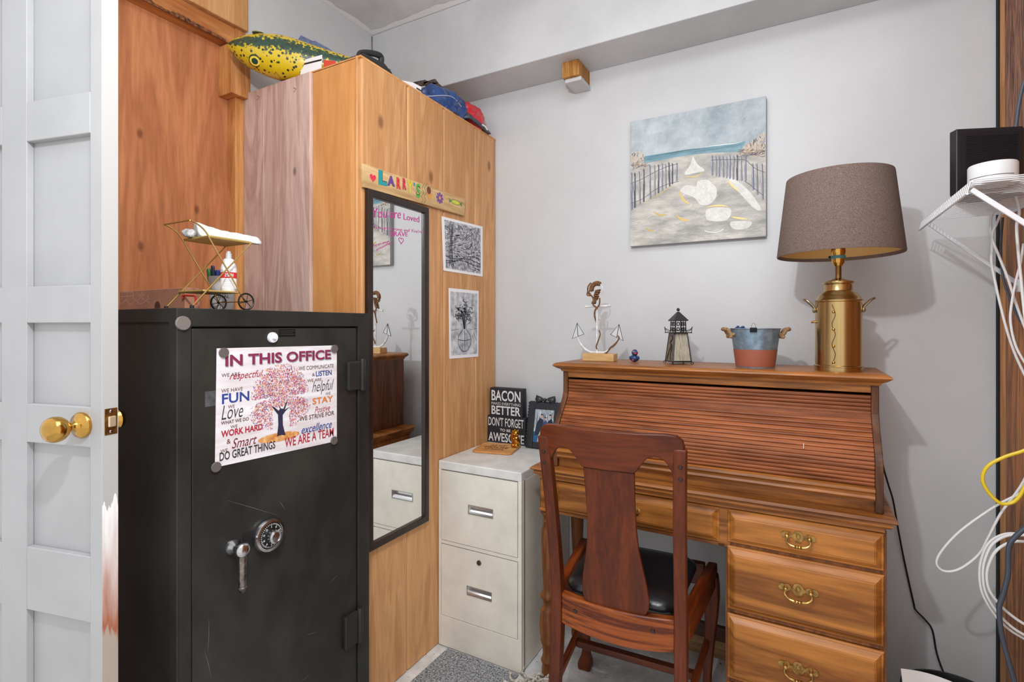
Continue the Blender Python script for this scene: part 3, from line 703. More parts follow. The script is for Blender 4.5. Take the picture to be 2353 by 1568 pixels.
# gift card
gc = on(690, 172, y=CY+.006); g2 = on(742, 160, y=CY+.006)
cd_ = thing('white_card', 'white card with a black stripe standing before the yellow fish', 'card', (gc.x, gc.y, T0))
zt = on(690, 140, y=CY+.006).z
m = MB().prism([(gc.x, T0), (g2.x-.008, T0), (g2.x-.004, zt-.006), (gc.x+.002, zt)], 'y', CY+.006, CY+.0068); m.obj('card_sheet', PAPER, cd_, 'world')
m = MB().prism([(gc.x+.004, zt-.012), (g2.x-.006, zt-.020), (g2.x-.006, zt-.026), (gc.x+.004, zt-.018)], 'y', CY+.0055, CY+.0059); m.obj('black_stripe', BLACK, cd_, 'world')
rc = thing('red_card', 'red card tucked behind the white card by the fish', 'card', (g2.x+.03, CY+.015, T0))
m = MB().prism([(g2.x-.004, T0), (g2.x+.066, T0), (g2.x+.050, T0+.018), (g2.x-.004, T0+.034)], 'y', CY+.012, CY+.013); m.obj('card_face', mat('card_red', (206, 74, 52), .6), rc, 'world')
# black case with handle at the front corner
case = thing('black_case', 'black plastic case with a loop handle at the front corner of the closet top', 'case', (-1.27, 1.29, T0))
BP = mat('case_black', (34, 34, 35), .45)
def cpx(px, py): return on(px, py, x=-1.262)
b0 = cpx(826, 148); b1 = cpx(896, 168)
lidz = on(896, 170, x=-1.262).z
m = MB().prism([(1.245, T0), (b1.y, T0), (b1.y, T0+.018), (b1.y-.04, T0+.034), (1.26, T0+.024), (1.245, T0+.012)], 'x', -1.335, -1.25); m.obj('case_body', BP, case, 'world', bevel=.004)
m = MB(); hp_ = [cpx(826, 142), cpx(824, 126), cpx(836, 121), cpx(862, 124), cpx(876, 132), cpx(874, 150)]
m.tube(spline(hp_, 4), .0075, 8, flat=1.4); m.obj('loop_handle', BP, case, 'world', smooth=True)
# white paper on the top edge
wp = thing('folded_paper', 'white folded paper with a black edge between the black case and the bag', 'paper', (-1.26, 1.6, T0))
y0 = on(915, 195, x=-1.25).y; y1 = on(966, 215, x=-1.25).y
m = MB().prism([(y0, T0+.0005), (y1, T0+.0005), (y1, T0+.030), (y1-.05, T0+.026), (y0, T0+.004)], 'x', -1.33, -1.245); m.obj('paper_stack', PAPER, wp, 'world', bevel=.002)
m = MB().box(-1.2445, -1.242, y1-.03, y1-.0005, T0+.010, T0+.014); m.obj('dark_edge', BLACK, wp, 'world')
# crumpled blue and red bag
bag = thing('crumpled_bag', 'crumpled blue and red vinyl bag on the closet top by the back wall', 'bag', (-1.28, 1.86, T0))
def crumple(c, r, seed, amp, nlon=36, nlat=20):
    q = MB(); q.ell(c, r, nlon, nlat)
    for v in q.v:
        d = (v-Vector(c)); u = d.normalized()
        n1 = noise.noise(u*2.2+Vector((seed, 0, 0))); n2 = abs(noise.noise(Vector((u.x*1.6, u.y*3.2, u.z*1.8))+Vector((0, seed, 0)))); n3 = abs(noise.noise(u*10+Vector((0, 0, seed))))
        v += d*(amp*(n1*.7-n2*.7+.22-n3*.05)); v.z = max(v.z, T0+.001); v.y = min(v.y, 2.092)
    return q
ba = on(1010, 230, x=-1.30); ba.z = 0
m = crumple((-1.305, 1.775, T0+.030), (.072, .150, .074), 2.3, .42, 90, 50)
m.obj('blue_body', mat('blue_vinyl', (36, 66, 122), .32, var=.2, vs=14, coat=.3), bag, 'world', smooth=True, angle=80)
m = crumple((-1.300, 1.955, T0+.046), (.066, .100, .072), 5.1, .30, 80, 44)
m.obj('red_end', mat('red_vinyl', (206, 52, 62), .3, var=.15, vs=14, coat=.3), bag, 'world', smooth=True, angle=80)
P = [(-1.236, 1.86+.029*k, T0+.026-.0012*k*k*.6+.001*k) for k in range(7)]
m = MB().tube(spline([(-1.30, 1.83, T0+.022)]+P, 4), .019, 12, flat=.5)
for v in m.v: v.z = max(v.z, T0+.001); v.y = min(v.y, 2.092)
m.obj('grey_base', mat('grey_vinyl', (66, 68, 80), .45), bag, 'world', smooth=True)
m = MB().tube([(-1.222, 1.955, T0+.018), (-1.219, 1.975, T0+.016), (-1.2205, 1.995, T0+.008)], .0035, 6); m.obj('snap_clip', PAPER, bag, 'world')
m = MB().tube(spline([(-1.262, 1.60, T0+.014), (-1.238, 1.70, T0+.052), (-1.236, 1.76, T0+.062), (-1.24, 1.83, T0+.045)], 5), .0016, 6); m.obj('pale_piping', mat('pale_thread', (178, 186, 200), .6), bag, 'world')

# ------------------------------------------------------------------ mirror
MX = CX+.002
mir = thing('wall_mirror', 'tall narrow mirror in a dark wood frame hanging on the closet front', 'mirror', (CX, 1.407, .518))
my0, my1, mz0, mz1 = 1.247, 1.567, .518, 1.711; fw = .024
m = MB()
for pr in ([(my0, mz0), (my0, mz1), (my0+fw, mz1-fw), (my0+fw, mz0+fw)], [(my1, mz0), (my1-fw, mz0+fw), (my1-fw, mz1-fw), (my1, mz1)],
           [(my0, mz1), (my1, mz1), (my1-fw, mz1-fw), (my0+fw, mz1-fw)], [(my0, mz0), (my0+fw, mz0+fw), (my1-fw, mz0+fw), (my1, mz0)]):
    m.prism(pr, 'x', MX-.0015, MX+.016)
m.obj('frame', DARKWOOD, mir, 'world', bevel=.003)
gm, nt, b, N, L = _base('silvered_glass'); b.inputs['Metallic'].default_value = 1; b.inputs['Roughness'].default_value = .012; b.inputs['Base Color'].default_value = (.88, .89, .89, 1)
m = MB().box(MX-.001, MX+.006, my0+fw-.003, my1-fw+.003, mz0+fw-.003, mz1-fw+.003); m.obj('glass', gm, mir, 'world')
MG = MX+.0066
INK = mat('pink_marker', (196, 52, 140), .5)
def m2(zx, zy): return on(820+zx/3.136, 350+zy/3.136, x=MG)
m = MB()
def mtext(s, zx0, zyb0, zx1, zyb1, hgt, bold=0, shear=0):
    a = m2(zx0, zyb0); e_ = m2(zx1, zyb1); h = m2(zx0, zyb0-hgt).z-a.z
    put_text(m, s, a, e_-a, (0, 0, h), bold, shear)
mtext('You are', 112, 470, 318, 478, 68, .0, .1); mtext('Loved', 338, 486, 450, 506, 46)
mtext('You are strong and You\'re', 120, 556, 470, 590, 32, -.005, .1); mtext('BRAVE', 245, 604, 368, 608, 34)
mtext('You are always', 112, 690, 235, 652, 22); mtext('amazing', 140, 718, 245, 664, 22)
hc = m2(320, 636)
def heart(mb, c, e1, e2, s):
    pts = []
    for i in range(28):
        t = i*2*PI/28; pts.append(c+e1*s*(16*math.sin(t)**3)/17+e2*s*(13*math.cos(t)-5*math.cos(2*t)-2*math.cos(3*t)-math.cos(4*t))/17)
    return pts
hpnt = heart(m, hc, Vector((0, 1, 0)), Vector((0, 0, 1)), .013); stroke(m, hpnt+[hpnt[0]], .0022, (1, 0, 0))
m.obj('marker_writing', INK, mir, 'world')

# ------------------------------------------------------------------ painted name board over the mirror
SXx = CX+.0115
nb = thing('name_board', 'hand painted wooden name board with heart, cone and flower above the mirror', 'sign', (CX, 1.52, 1.71))
q = [on(833, 375, x=SXx), on(1070, 457, x=SXx), on(1067, 496, x=SXx), on(836, 430, x=SXx)]
m = MB().loft([[Vector((CX+.0005, p.y, p.z)) for p in q], q]); m.obj('plank', wood('birch_board', (188, 150, 100), (224, 188, 138), 'y', 1, .6, fine=.2), nb, 'world', bevel=.001)
LX = SXx+.0006
def n2(zx, zy): return on(820+zx/3.136, 350+zy/3.136, x=LX)
def letter(s, zx0, zyb0, zx1, zyb1, hgt, colr, bold=.05):
    m = MB(); a = n2(zx0, zyb0); e_ = n2(zx1, zyb1); h = n2(zx0, zyb0-hgt).z-a.z
    o_ = MB(); put_text(o_, s, a-Vector((.0003, 0, 0)), e_-a, (0, 0, h), bold+.028)
    o_.obj('letter_outline', mat('outline_ink', (52, 44, 52), .7), nb, 'world')
    put_text(m, s, a, e_-a, (0, 0, h), bold); m.obj('painted_letter', mat('paint_%d_%d_%d' % colr, colr, .6), nb, 'world')
letter('L', 156, 232, 218, 246, 108, (34, 146, 150), .07)
letter('A', 219, 240, 275, 250, 76, (102, 66, 136))
letter('R', 286, 262, 318, 270, 84, (214, 62, 58)); letter('R', 330, 268, 358, 274, 84, (206, 52, 72))
letter('Y', 362, 290, 402, 300, 92, (222, 196, 50)); letter("'", 408, 242, 420, 246, 26, (70, 150, 150))
letter('S', 426, 326, 460, 332, 104, (92, 168, 70), .02)
m = MB(); poly_flat(m, heart(m, n2(116, 184), Vector((0, 1, 0)), Vector((0, 0, 1)), .0155)); m.obj('heart', mat('heart_red', (220, 48, 74), .6), nb, 'world')
m = MB()
for dx in (0, 18): stroke(m, spline([n2(*p) for p in ((488+dx, 222), (470+dx, 262), (484+dx, 290), (466+dx, 318), (478+dx, 344), (464+dx, 366))], 5), .0022, (1, 0, 0))
m.obj('wavy_lines', mat('wavy_olive', (128, 126, 56), .6), nb, 'world')
m = MB(); poly_flat(m, [n2(505, 290), n2(540, 302), n2(523, 352)]); m.obj('cone', mat('cone_orange', (216, 150, 62), .6), nb, 'world')
m = MB(); c = n2(519, 275); poly_flat(m, [c+Vector((.0002, .0125*math.cos(t*PI/12), .0145*math.sin(t*PI/12))) for t in range(24)]); m.obj('scoop', mat('scoop_brown', (112, 62, 44), .6), nb, 'world')
m = MB(); c = n2(598, 330)
for k in range(8):
    a = k*PI/4; d = Vector((0, math.cos(a), math.sin(a))); pdir = Vector((0, -math.sin(a), math.cos(a)))
    poly_flat(m, [c+d*.004+pdir*.003, c+d*.020+pdir*.0055, c+d*.0235, c+d*.020-pdir*.0055, c+d*.004-pdir*.003])
m.obj('petals', mat('petal_purple', (112, 68, 150), .6), nb, 'world')
m = MB(); poly_flat(m, [c+Vector((.0003, .0075*math.cos(t*PI/10), .0075*math.sin(t*PI/10))) for t in range(20)]); m.obj('flower_centre', mat('centre_tan', (206, 150, 110), .6), nb, 'world')
m = MB(); c = n2(712, 362); e1 = (n2(742, 372)-c); 
poly_flat(m, [c+e1*.95*math.cos(t*PI/12)+Vector((.0003, 0, .0075*math.sin(t*PI/12))) for t in range(24)]); m.obj('wrapped_sweet', mat('sweet_yellow', (206, 206, 70), .6), nb, 'world')
m = MB()
for sg in (1, -1): poly_flat(m, [c+e1*sg*.9, c+e1*sg*1.6+Vector((0, 0, .010)), c+e1*sg*1.45, c+e1*sg*1.6-Vector((0, 0, .010))])
q0 = [c+e1*.99*math.cos(t*PI/12)+Vector((.0001, 0, .0085*math.sin(t*PI/12))) for t in range(24)]; stroke(m, q0+[q0[0]], .0018, (1, 0, 0))
m.obj('sweet_wrapper', mat('wrapper_green', (84, 132, 66), .6), nb, 'world')

# ------------------------------------------------------------------ two prints taped to the closet
PX1 = CX+.0016
INKD = mat('charcoal', (42, 44, 52), .85)
def sheet(name, label, corners, inset, cat='print'):
    c = [on(x, y, x=PX1) for x, y in corners]
    t = thing(name, label, cat, (PX1, (c[0].y+c[1].y)/2, c[3].z))
    m = MB(); m.loft([[p-Vector((.0008, 0, 0)) for p in c], c]); m.obj('paper', PAPER, t, 'world')
    def uv(u, v, off=.0005):
        p = (c[0]*(1-u)+c[1]*u)*(1-v)+(c[3]*(1-u)+c[2]*u)*v; return p+Vector((off, 0, 0))
    m = MB(); a, b_ = inset; poly_flat(m, [uv(a, b_, .0003), uv(1-a, b_, .0003), uv(1-a, 1-b_, .0003), uv(a, 1-b_, .0003)])
    return t, uv, m
t, uv, m = sheet('abstract_print', 'upper of two black and white prints on the closet, dense marks', ((1015, 497), (1109, 521), (1109, 636), (1019, 622)), (.055, .05))
m.obj('ground', mat('print_ground', (176, 178, 186), .8, var=.35, vs=70, c2=(222, 222, 228)), t, 'world')
m = MB(); rnd = random.Random(5)
for i in range(620):
    u, v = rnd.uniform(.08, .92), rnd.uniform(.08, .92)
    a = .5*math.sin(u*5)+.9*math.cos(v*6+u*2)+rnd.uniform(-.25, .25); l = rnd.uniform(.02, .045)
    P = [uv(min(.94, max(.06, u+l*k*math.cos(a))), min(.94, max(.06, v+l*k*math.sin(a)))) for k in (-1, 0, 1)]
    stroke(m, P, rnd.uniform(.0007, .0016), (1, 0, 0))
for k in range(3):
    stroke(m, spline([uv(.06+.176*i, .72+.05*k+.04*math.sin(i*1.3+k)-.01*i) for i in range(6)], 4), .0026, (1, 0, 0))
for k in range(3): stroke(m, spline([uv(.16+.03*k+.012*math.sin(i+k), .10+.16*i) for i in range(6)], 4), .0030+.001*k, (1, 0, 0))
m.obj('pen_marks', INKD, t, 'world')
t, uv, m = sheet('vase_drawing', 'lower of two prints on the closet, charcoal drawing of flowers in a vase', ((1031, 662), (1100, 669), (1099, 820), (1033, 825)), (.05, .045))
m.obj('ground', mat('vase_ground', (206, 208, 214), .8, var=.3, vs=26, c2=(222, 224, 230)), t, 'world')
m = MB(); rnd = random.Random(9)
def S(pts, w): stroke(m, spline([uv(*p) for p in pts], 5), w, (1, 0, 0))
S(((.40, .50), (.44, .58), (.30, .68), (.28, .78), (.38, .88), (.50, .91), (.62, .88), (.72, .78), (.70, .68), (.56, .58), (.60, .50)), .0030)
S(((.28, .73), (.5, .75), (.72, .73)), .0026); S(((.50, .60), (.50, .75), (.51, .90)), .0026)
S(((.06, .60), (.3, .58)), .0014); S(((.68, .59), (.94, .57)), .0014); S(((.78, .06), (.79, .57)), .0018); S(((.80, .60), (.92, .76)), .0022)
for i in range(34):
    a = rnd.uniform(-1.25, 1.25); l = rnd.uniform(.16, .36); u1, v1 = .5+l*math.sin(a), .52-l*math.cos(a)*1.0
    S(((.5+.02*a, .58), (.5+l*.5*math.sin(a)*.8, .52-l*.5), (u1, v1)), .0014)
    for k in range(3):
        b_ = rnd.uniform(0, 6.28); S(((u1, v1), (u1+.05*math.cos(b_), v1+.028*math.sin(b_)), (u1+.085*math.cos(b_+.6), v1+.045*math.sin(b_+.6))), .0024)
m.obj('charcoal_lines', INKD, t, 'world')
# ------------------------------------------------------------------ filing cabinet
FX0, FX1, FY0, FY1, FZ = -1.232, -.862, 1.645, 2.092, .73
FIL = mat('putty_enamel', (224, 219, 207), .38, var=.05, vs=7, specks=(55, .79, (120, 100, 80)))
FILT = mat('pale_enamel_top', (214, 213, 209), .4, var=.06, vs=14)
fil = thing('filing_cabinet', 'cream two drawer steel filing cabinet between the closet and the desk', 'cabinet', (-1.047, 1.87, 0))
m = MB().box(FX0, FX1, FY0+.022, FY1, .004, FZ-.032)
m.box(FX0, FX0+.012, FY0, FY0+.03, .004, FZ-.032); m.box(FX1-.014, FX1, FY0, FY0+.03, .004, FZ-.032)
m.box(FX0+.012, FX1-.014, FY0, FY0+.03, .004, .122)
zmid = on(1060, 1256, y=FY0).z
m.box(FX0+.012, FX1-.014, FY0+.002, FY0+.03, zmid-.007, zmid+.007)
m.obj('cabinet_body', FIL, fil, 'world', bevel=.0015)
m = MB().box(FX0, FX1, FY0-.001, FY1, FZ-.034, FZ); m.obj('cabinet_top', FILT, fil, 'world', bevel=.004)
hs = [on(1077, 1158, y=FY0), on(1132, 1195, y=FY0)], [on(1074, 1344, y=FY0), on(1129, 1386, y=FY0)]
for (z0, z1), (ha, hb) in zip(((zmid+.0095, FZ-.037), (.1245, zmid-.0095)), hs):
    m = MB(); x0, x1 = FX0+.0145, FX1-.0165; c = (ha+hb)/2; hx0, hx1 = ha.x, hb.x; hz0, hz1 = c.z-.0155, c.z+.0155
    yb = FY0+.018
    for a, b_, zz0, zz1 in ((x0, hx0, z0, z1), (hx1, x1, z0, z1), (hx0, hx1, z0, hz0), (hx0, hx1, hz1, z1)): m.box(a, b_, FY0, yb, zz0, zz1)
    d = m.obj('drawer', FIL, fil, 'world')
    m = MB().box(hx0, hx1, yb, yb+.002, hz0, hz1)
    m.prism([(yb, hz0+.002), (FY0-.0005, hz0+.001), (FY0+.001, hz0+.008), (FY0+.006, hz0+.013), (yb, hz0+.016)], 'x', hx0+.0005, hx1-.0005)
    h = m.obj('recessed_pull', mat('pull_chrome', (214, 214, 216), .25, .85), d, 'world')
    m = MB(); f_ = .0025
    for a, b_, zz0, zz1 in ((hx0-f_, hx0, hz0-f_, hz1+f_), (hx1, hx1+f_, hz0-f_, hz1+f_), (hx0, hx1, hz0-f_, hz0), (hx0, hx1, hz1, hz1+f_)): m.box(a, b_, FY0-.0015, FY0+.001, zz0, zz1)
    m.obj('pull_rim', mat('pull_rim_grey', (168, 166, 160), .4, .5), d, 'world')
lk = on(1101, 1294, y=FY0)
m = MB().lathe([(.0005, 0), (.0095, 0), (.0095, .003), (.006, .004), (.0055, .002), (.0005, .002)], lk, 24, RY); m.obj('lock', mat('lock_bronze', (96, 92, 80), .35, .8), d, 'world', smooth=True)
# signs
SY = 2.02
def box_sign(name, label, px0, py0, px1, py1, zbase, lines, xo=0):
    a = on(px0, py0, y=SY); b_ = on(px1, py0, y=SY); zt = on((px0+px1)/2, py0, y=SY).z
    t = thing(name, label, 'sign', ((a.x+b_.x)/2, SY+.02, zbase))
    MB().box(a.x, b_.x, SY, SY+.040, zbase, zt).obj('block', mat('sign_black', (34, 35, 42), .6, var=.15, vs=60), t, 'world', bevel=.0015)
    m = MB(); W_ = b_.x-a.x; H_ = zt-zbase
    for s, u0, u1, v0, v1, bo in lines: put_text(m, s, (a.x+W_*u0, SY-.0006, zbase+H_*v0), (W_*(u1-u0), 0, 0), (0, 0, H_*(v1-v0)), bo)
    m.obj('lettering', mat('sign_white', (216, 216, 220), .7, var=.1, vs=120), t, 'world')
    return t, zt
_, zs_ = box_sign('block_sign', 'lower black box sign on the filing cabinet, white words DON\'T FORGET', 1120, 958, 1207, 1022, FZ,
    [("DON'T FORGET", .03, .96, .62, .95, .01), ('TO BE', .34, .62, .44, .54, .02), ('AWESOME', .03, .97, .05, .38, .02)])
t, _ = box_sign('block_sign', 'upper black box sign stacked on another, white words BACON and BETTER', 1126, 893, 1200, 957, zs_+.0003,
    [('BACON', .05, .95, .54, .92, .02), ('MAKES EVERYTHING', .05, .95, .39, .49, 0), ('BETTER', .05, .95, .05, .36, .02)])
# wooden plaque
c = on(1140, 1036, z=FZ+.004)
pl = thing('wooden_plaque', 'small rounded wooden board with burnt lettering lying on the filing cabinet', 'board', (c.x, c.y, FZ))
cs = [on(1085, 1040, z=FZ), on(1112, 1022, z=FZ), on(1197, 1026, z=FZ), on(1176, 1049, z=FZ)]
cen = sum(cs, Vector())/4
bx = ((cs[2]-cs[1])+(cs[3]-cs[0])); wd = bx.length/2; bx.normalize(); by = Vector((-bx.y, bx.x, 0)); dp_ = abs(((cs[1]-cs[0])+(cs[2]-cs[3])).dot(by))/2
m = MB().loft([[cen+bx*u+by*v+Vector((0, 0, z)) for u, v in rrect(-wd/2, wd/2, -dp_/2, dp_/2, .018)] for z in (.0005, .0105)])
m.obj('plaque_board', wood('plaque_wood', (196, 136, 78), (220, 166, 106), 'x', 1, .5, fine=.15), pl, 'world', bevel=.002)
m = MB(); tz = Vector((0, 0, .0112))
def ptxt(s, u0, u1, v0, v1, b_=0): put_text(m, s, cen+bx*wd*u0+by*dp_*v0+tz, bx*wd*(u1-u0), by*dp_*(v1-v0), b_)
ptxt('OUR HAPPY', -.22, .22, .10, .26); ptxt('HOUSE', -.30, .30, -.12, .04, .01); ptxt('of home', -.24, .24, -.30, -.16)
m.obj('burnt_lettering', mat('burnt', (112, 66, 32), .8), pl, 'world')
# golden squirrel
sq = on(1186, 1028, z=FZ+.010)
t = thing('squirrel_figurine', 'shiny gold squirrel figurine standing on the edge of the wooden board', 'figurine', (sq.x, sq.y, FZ+.0108))
GF = mat('gold_glaze', (212, 150, 60), .14, .95, var=.1, vs=60)
S_ = 1.18
m = MB(); MS = Matrix.Scale(S_, 4)
m.ell((0, 0, .022*S_), (.0145*S_, .013*S_, .0215*S_), 18, 12); m.ell((.006*S_, -.008*S_, .008*S_), (.009*S_, .011*S_, .008*S_), 14, 8); m.ell((-.006*S_, -.009*S_, .008*S_), (.009*S_, .011*S_, .008*S_), 14, 8)
m.obj('body', GF, t, smooth=True, sub=1)
m = MB(); m.ell((.002*S_, -.004*S_, .051*S_), (.0115*S_, .012*S_, .011*S_), 16, 10); m.ell((.003*S_, -.014*S_, .048*S_), (.005*S_, .006*S_, .0045*S_), 10, 6)
for sx in (-.005, .008): m.ell((sx*S_, .0, .0605*S_), (.0030*S_, .0025*S_, .0038*S_), 8, 6)
m.obj('head', GF, t, smooth=True)
m = MB(); m.tube(spline([(-.006*S_, .010*S_, .006*S_), (-.016*S_, .012*S_, .018*S_), (-.019*S_, .010*S_, .036*S_), (-.013*S_, .008*S_, .050*S_), (-.020*S_, .006*S_, .056*S_)], 5), [.004*S_]+[.0095*S_]*14+[.008*S_, .007*S_, .006*S_, .005*S_, .004*S_, .003*S_][:6], 12)
m.obj('bushy_tail', GF, t, smooth=True)
m = MB()
for sx in (-.009, .011): m.tube([(sx*S_, -.006*S_, .034*S_), (sx*.7*S_, -.016*S_, .030*S_), (.001*S_+sx*.25*S_, -.019*S_, .034*S_)], .003*S_, 8)
m.ell((.001*S_, -.019*S_, .034*S_), .0045*S_, 10, 6); m.obj('paws_and_nut', GF, t, smooth=True)
# photo frame
fb = on(1208, 1030, z=FZ)
ph = thing('photo_frame', 'black ornate photo frame with a bow leaning behind the desk chair on the filing cabinet', 'frame', (fb.x+.075, fb.y, FZ), math.radians(3))
TL_ = Matrix.Translation((0, 0, .0065)) @ Matrix.Rotation(math.radians(-13), 4, 'X')
FB = mat('black_resin', (32, 34, 42), .38, bump=.25, bs=90)
fw_, fh_ = .150, .196
m = MB(); bw_ = .030
for a, b_, c_, d in ((-fw_/2, -fw_/2+bw_, 0, fh_), (fw_/2-bw_, fw_/2, 0, fh_), (-fw_/2+bw_, fw_/2-bw_, 0, bw_*.8), (-fw_/2+bw_, fw_/2-bw_, fh_-bw_, fh_)): m.box(a, b_, 0, .016, c_, d, TL_)
m.box(-fw_/2+.004, fw_/2-.004, .012, .018, .004, fh_-.004, TL_)
m.obj('frame_border', FB, ph, bevel=.004, seg=3)
m = MB()
for i in range(15):
    z = .006+i*(fh_-.012)/14
    for sx in (-1, 1): m.ell((sx*fw_/2, .007, z), (.0055, .007, .0066), 8, 6)
for i in range(12):
    x = -fw_/2+.008+i*(fw_-.016)/11
    for z in (.003, fh_): m.ell((x, .007, z), (.0062, .007, .0050), 8, 6)
for k in range(len(m.v)): m.v[k] = TL_ @ m.v[k]
m.obj('ruffled_edge', FB, ph, smooth=True)
m = MB()
for sx in (-1, 1):
    P = [(0, 0, 0), (sx*.018, -.004, .012), (sx*.042, -.003, .020), (sx*.046, 0, .002), (sx*.040, .0, -.014), (sx*.018, -.004, -.006)]
    m.loft([[Vector((x, y+dy, z+fh_+.010)) for x, y, z in P] for dy in (-.004, .010)])
    m.ell((sx*.030, -.004, fh_+.012), (.016, .007, .013), 12, 8)
m.ell((0, -.004, fh_+.010), (.007, .009, .009), 12, 8)
for k in range(len(m.v)): m.v[k] = TL_ @ m.v[k]
m.obj('bow', mat('bow_black', (44, 44, 48), .4), ph, bevel=.002, smooth=True)
m = MB(); iw, i0, i1 = fw_/2-bw_, bw_*.8, fh_-bw_
m.box(-iw, iw, .006, .0125, i0, i1, TL_); pho = m.obj('photograph', mat('photo_sky', (150, 166, 182), .25, var=.35, vs=70, c2=(206, 214, 224), stretch=(3, 1, .5)), ph)
def flat(name, colr, pts):
    m = MB(); poly_flat(m, [TL_ @ Vector((-iw+u*2*iw, .0056-.0001*flat.n, i0+v*(i1-i0))) for u, v in pts]); flat.n += 1
    m.obj(name, mat('ph_%d_%d_%d' % colr, colr, .3), pho)
flat.n = 0
flat('printed_ground', (44, 92, 132), [(0, 0), (1, 0), (1, .42), (.6, .34), (.3, .40), (0, .30)])
flat('printed_coat', (34, 44, 62), [(.05, .20), (.12, .58), (.28, .74), (.46, .68), (.50, .40), (.34, .22)])
flat('printed_coat', (58, 74, 118), [(.42, .34), (.46, .60), (.58, .68), (.70, .60), (.72, .36)])
flat('printed_coat', (30, 36, 58), [(.68, .34), (.70, .64), (.86, .74), (.98, .60), (.98, .34)])
flat('printed_rock', (176, 170, 168), [(.22, .02), (.26, .22), (.36, .38), (.48, .34), (.44, .18), (.46, .02)])
for u, v, r in ((.36, .80, .055), (.56, .72, .05), (.80, .80, .055)):
    flat('printed_face', (206, 160, 138), [(u+r*math.cos(t*PI/8), v+r*.75*math.sin(t*PI/8)) for t in range(16)])
    flat('printed_hair', (46, 36, 34), [(u+r*1.05*math.cos(t*PI/8), v+.02+r*.8*math.sin(t*PI/8)) for t in range(9)])
m = MB().box(-.02, .02, .018, .024, .0, .12, TL_); m.obj('easel_back', BLACK, ph)

# ------------------------------------------------------------------ roll-top desk
OFF = Vector((-.29, 1.62, 0))
desk = thing('rolltop_desk', 'brown wooden roll-top desk with slatted lid, drawers and a turned left leg', 'desk', OFF, -.014)
DB = ((112, 66, 34), (160, 104, 58))
WDX = wood('desk_wood_x', (120, 70, 28), (172, 108, 50), 'x', .9, .4, fine=.3, coat=.05)
WDZ = wood('desk_wood_z', (106, 60, 28), (148, 90, 44), 'z', .9, .42, fine=.3, coat=.05)
WDY = wood('desk_wood_y', (98, 58, 34), (142, 92, 54), 'y', 1.0, .42, fine=.30, coat=.1)
WDR = wood('drawer_wood', (124, 70, 24), (186, 120, 54), 'x', .6, .38, fine=.24, coat=.05, dist=1.8, bands=.42)
WTB = wood('tambour_wood', (126, 66, 32), (166, 96, 54), 'x', .9, .5, fine=.3)
WDS = wood('desk_side_dark', (74, 44, 28), (112, 70, 42), 'z', 1, .4, fine=.3)
Y0 = 1.642; YB = 2.0
DZ = .765
X0, X1 = -.745, .206
def dobj(m, n, mt, par=None, **k): return m.obj(n, mt, par or desk, OFF if par is None or par == desk else OFF, **k)
# writing surface with a moulded edge
mp_ = [(0, .730), (0, .742), (-.010, .744), (-.016, .750), (-.014, .758), (-.020, .760), (-.026, .7645), (-.020, .771), (0, .772)]
def moulded(x0, x1, y0, y1, prof, ov):
    """slab whose front and side edges follow a moulding profile of (outset, z)"""
    rings = []
    for o, z in prof: rings.append([Vector((x0+ov+o, y0+ov+o, z)), Vector((x1-ov-o, y0+ov+o, z)), Vector((x1-ov-o, y1, z)), Vector((x0+ov+o, y1, z))])
    return MB().loft(rings)
m = moulded(-.815, .233, 1.607, YB, [(o, z-.004) for o, z in mp_], .026); dobj(m, 'writing_surface', WDX)
# top shelf
tz0, tz1 = 1.104, 1.128
m = moulded(-.772, .234, 1.706, YB, [(0, tz0-.008), (-.004, tz0), (-.014, tz0+.004), (-.026, tz0+.013), (-.024, tz0+.018), (-.016, tz1-.001), (0, tz1)], .026); dobj(m, 'top_shelf', WDX)
# side panels of the roll top: S curve
def yfront(z):
    t = max(0, min(1, (z-.88)/(1.03-.88))); t = t*t*(3-2*t); return 1.650+.092*t
ZS = [.7685+i*(1.098-.7685)/24 for i in range(25)]
out = [(yfront(z), z) for z in ZS]+[(YB-.004, 1.098), (YB-.004, .7685)]
for a, b_ in ((X0, X0+.018), (X1-.018, X1)):
    m = MB().prism(out, 'x', a, b_); dobj(m, 'curved_side_panel', WDS, bevel=.002)
m = MB().box(X0+.018, X1-.018, YB-.016, YB-.006, .7685, 1.098); dobj(m, 'back_panel', WDZ)
m = MB().box(X0+.018, X1-.018, yfront(1.09)+.002, yfront(1.09)+.022, 1.074, 1.098); dobj(m, 'frieze_rail', WDX, bevel=.002)
# tambour: curved front of narrow slats (one flexible lid)
NS = 21; z0, z1 = .834, 1.066; pr = []
for i in range(NS):
    a = z0+(z1-z0)*i/NS; h = (z1-z0)/NS
    for q, d in ((.0, .0062), (.04, .0012), (.14, -.0006), (.5, -.0018), (.86, -.0006), (.96, .0012)): pr.append((yfront(a+h*q)+.010+d, a+h*q))
pr.append((yfront(z1)+.016, z1))
pr += [(yfront(z1)+.030, z1), (yfront(.95)+.030, .95), (yfront(z0)+.030, z0)]
m = MB().prism(pr, 'x', X0+.0185, X1-.0185); tb = dobj(m, 'tambour_lid', WTB)
m = MB().prism([(1.664, .7985), (1.648, .7995), (1.644, .806), (1.648, .812), (1.646, .818), (1.641, .824), (1.644, .831), (1.654, .834), (1.676, .834), (1.676, .7985)], 'x', X0+.0185, X1-.0185); dobj(m, 'lift_rail', WDX)
m = MB().prism([(1.6655, .7685), (1.6655, .798), (1.676, .798), (1.676, .7685)], 'x', X0+.0185, X1-.0185); dobj(m, 'sill_rail', WDX)
m = MB()
for i, (px, py) in enumerate(((1866, 1003), (1721, 984))):
    pass
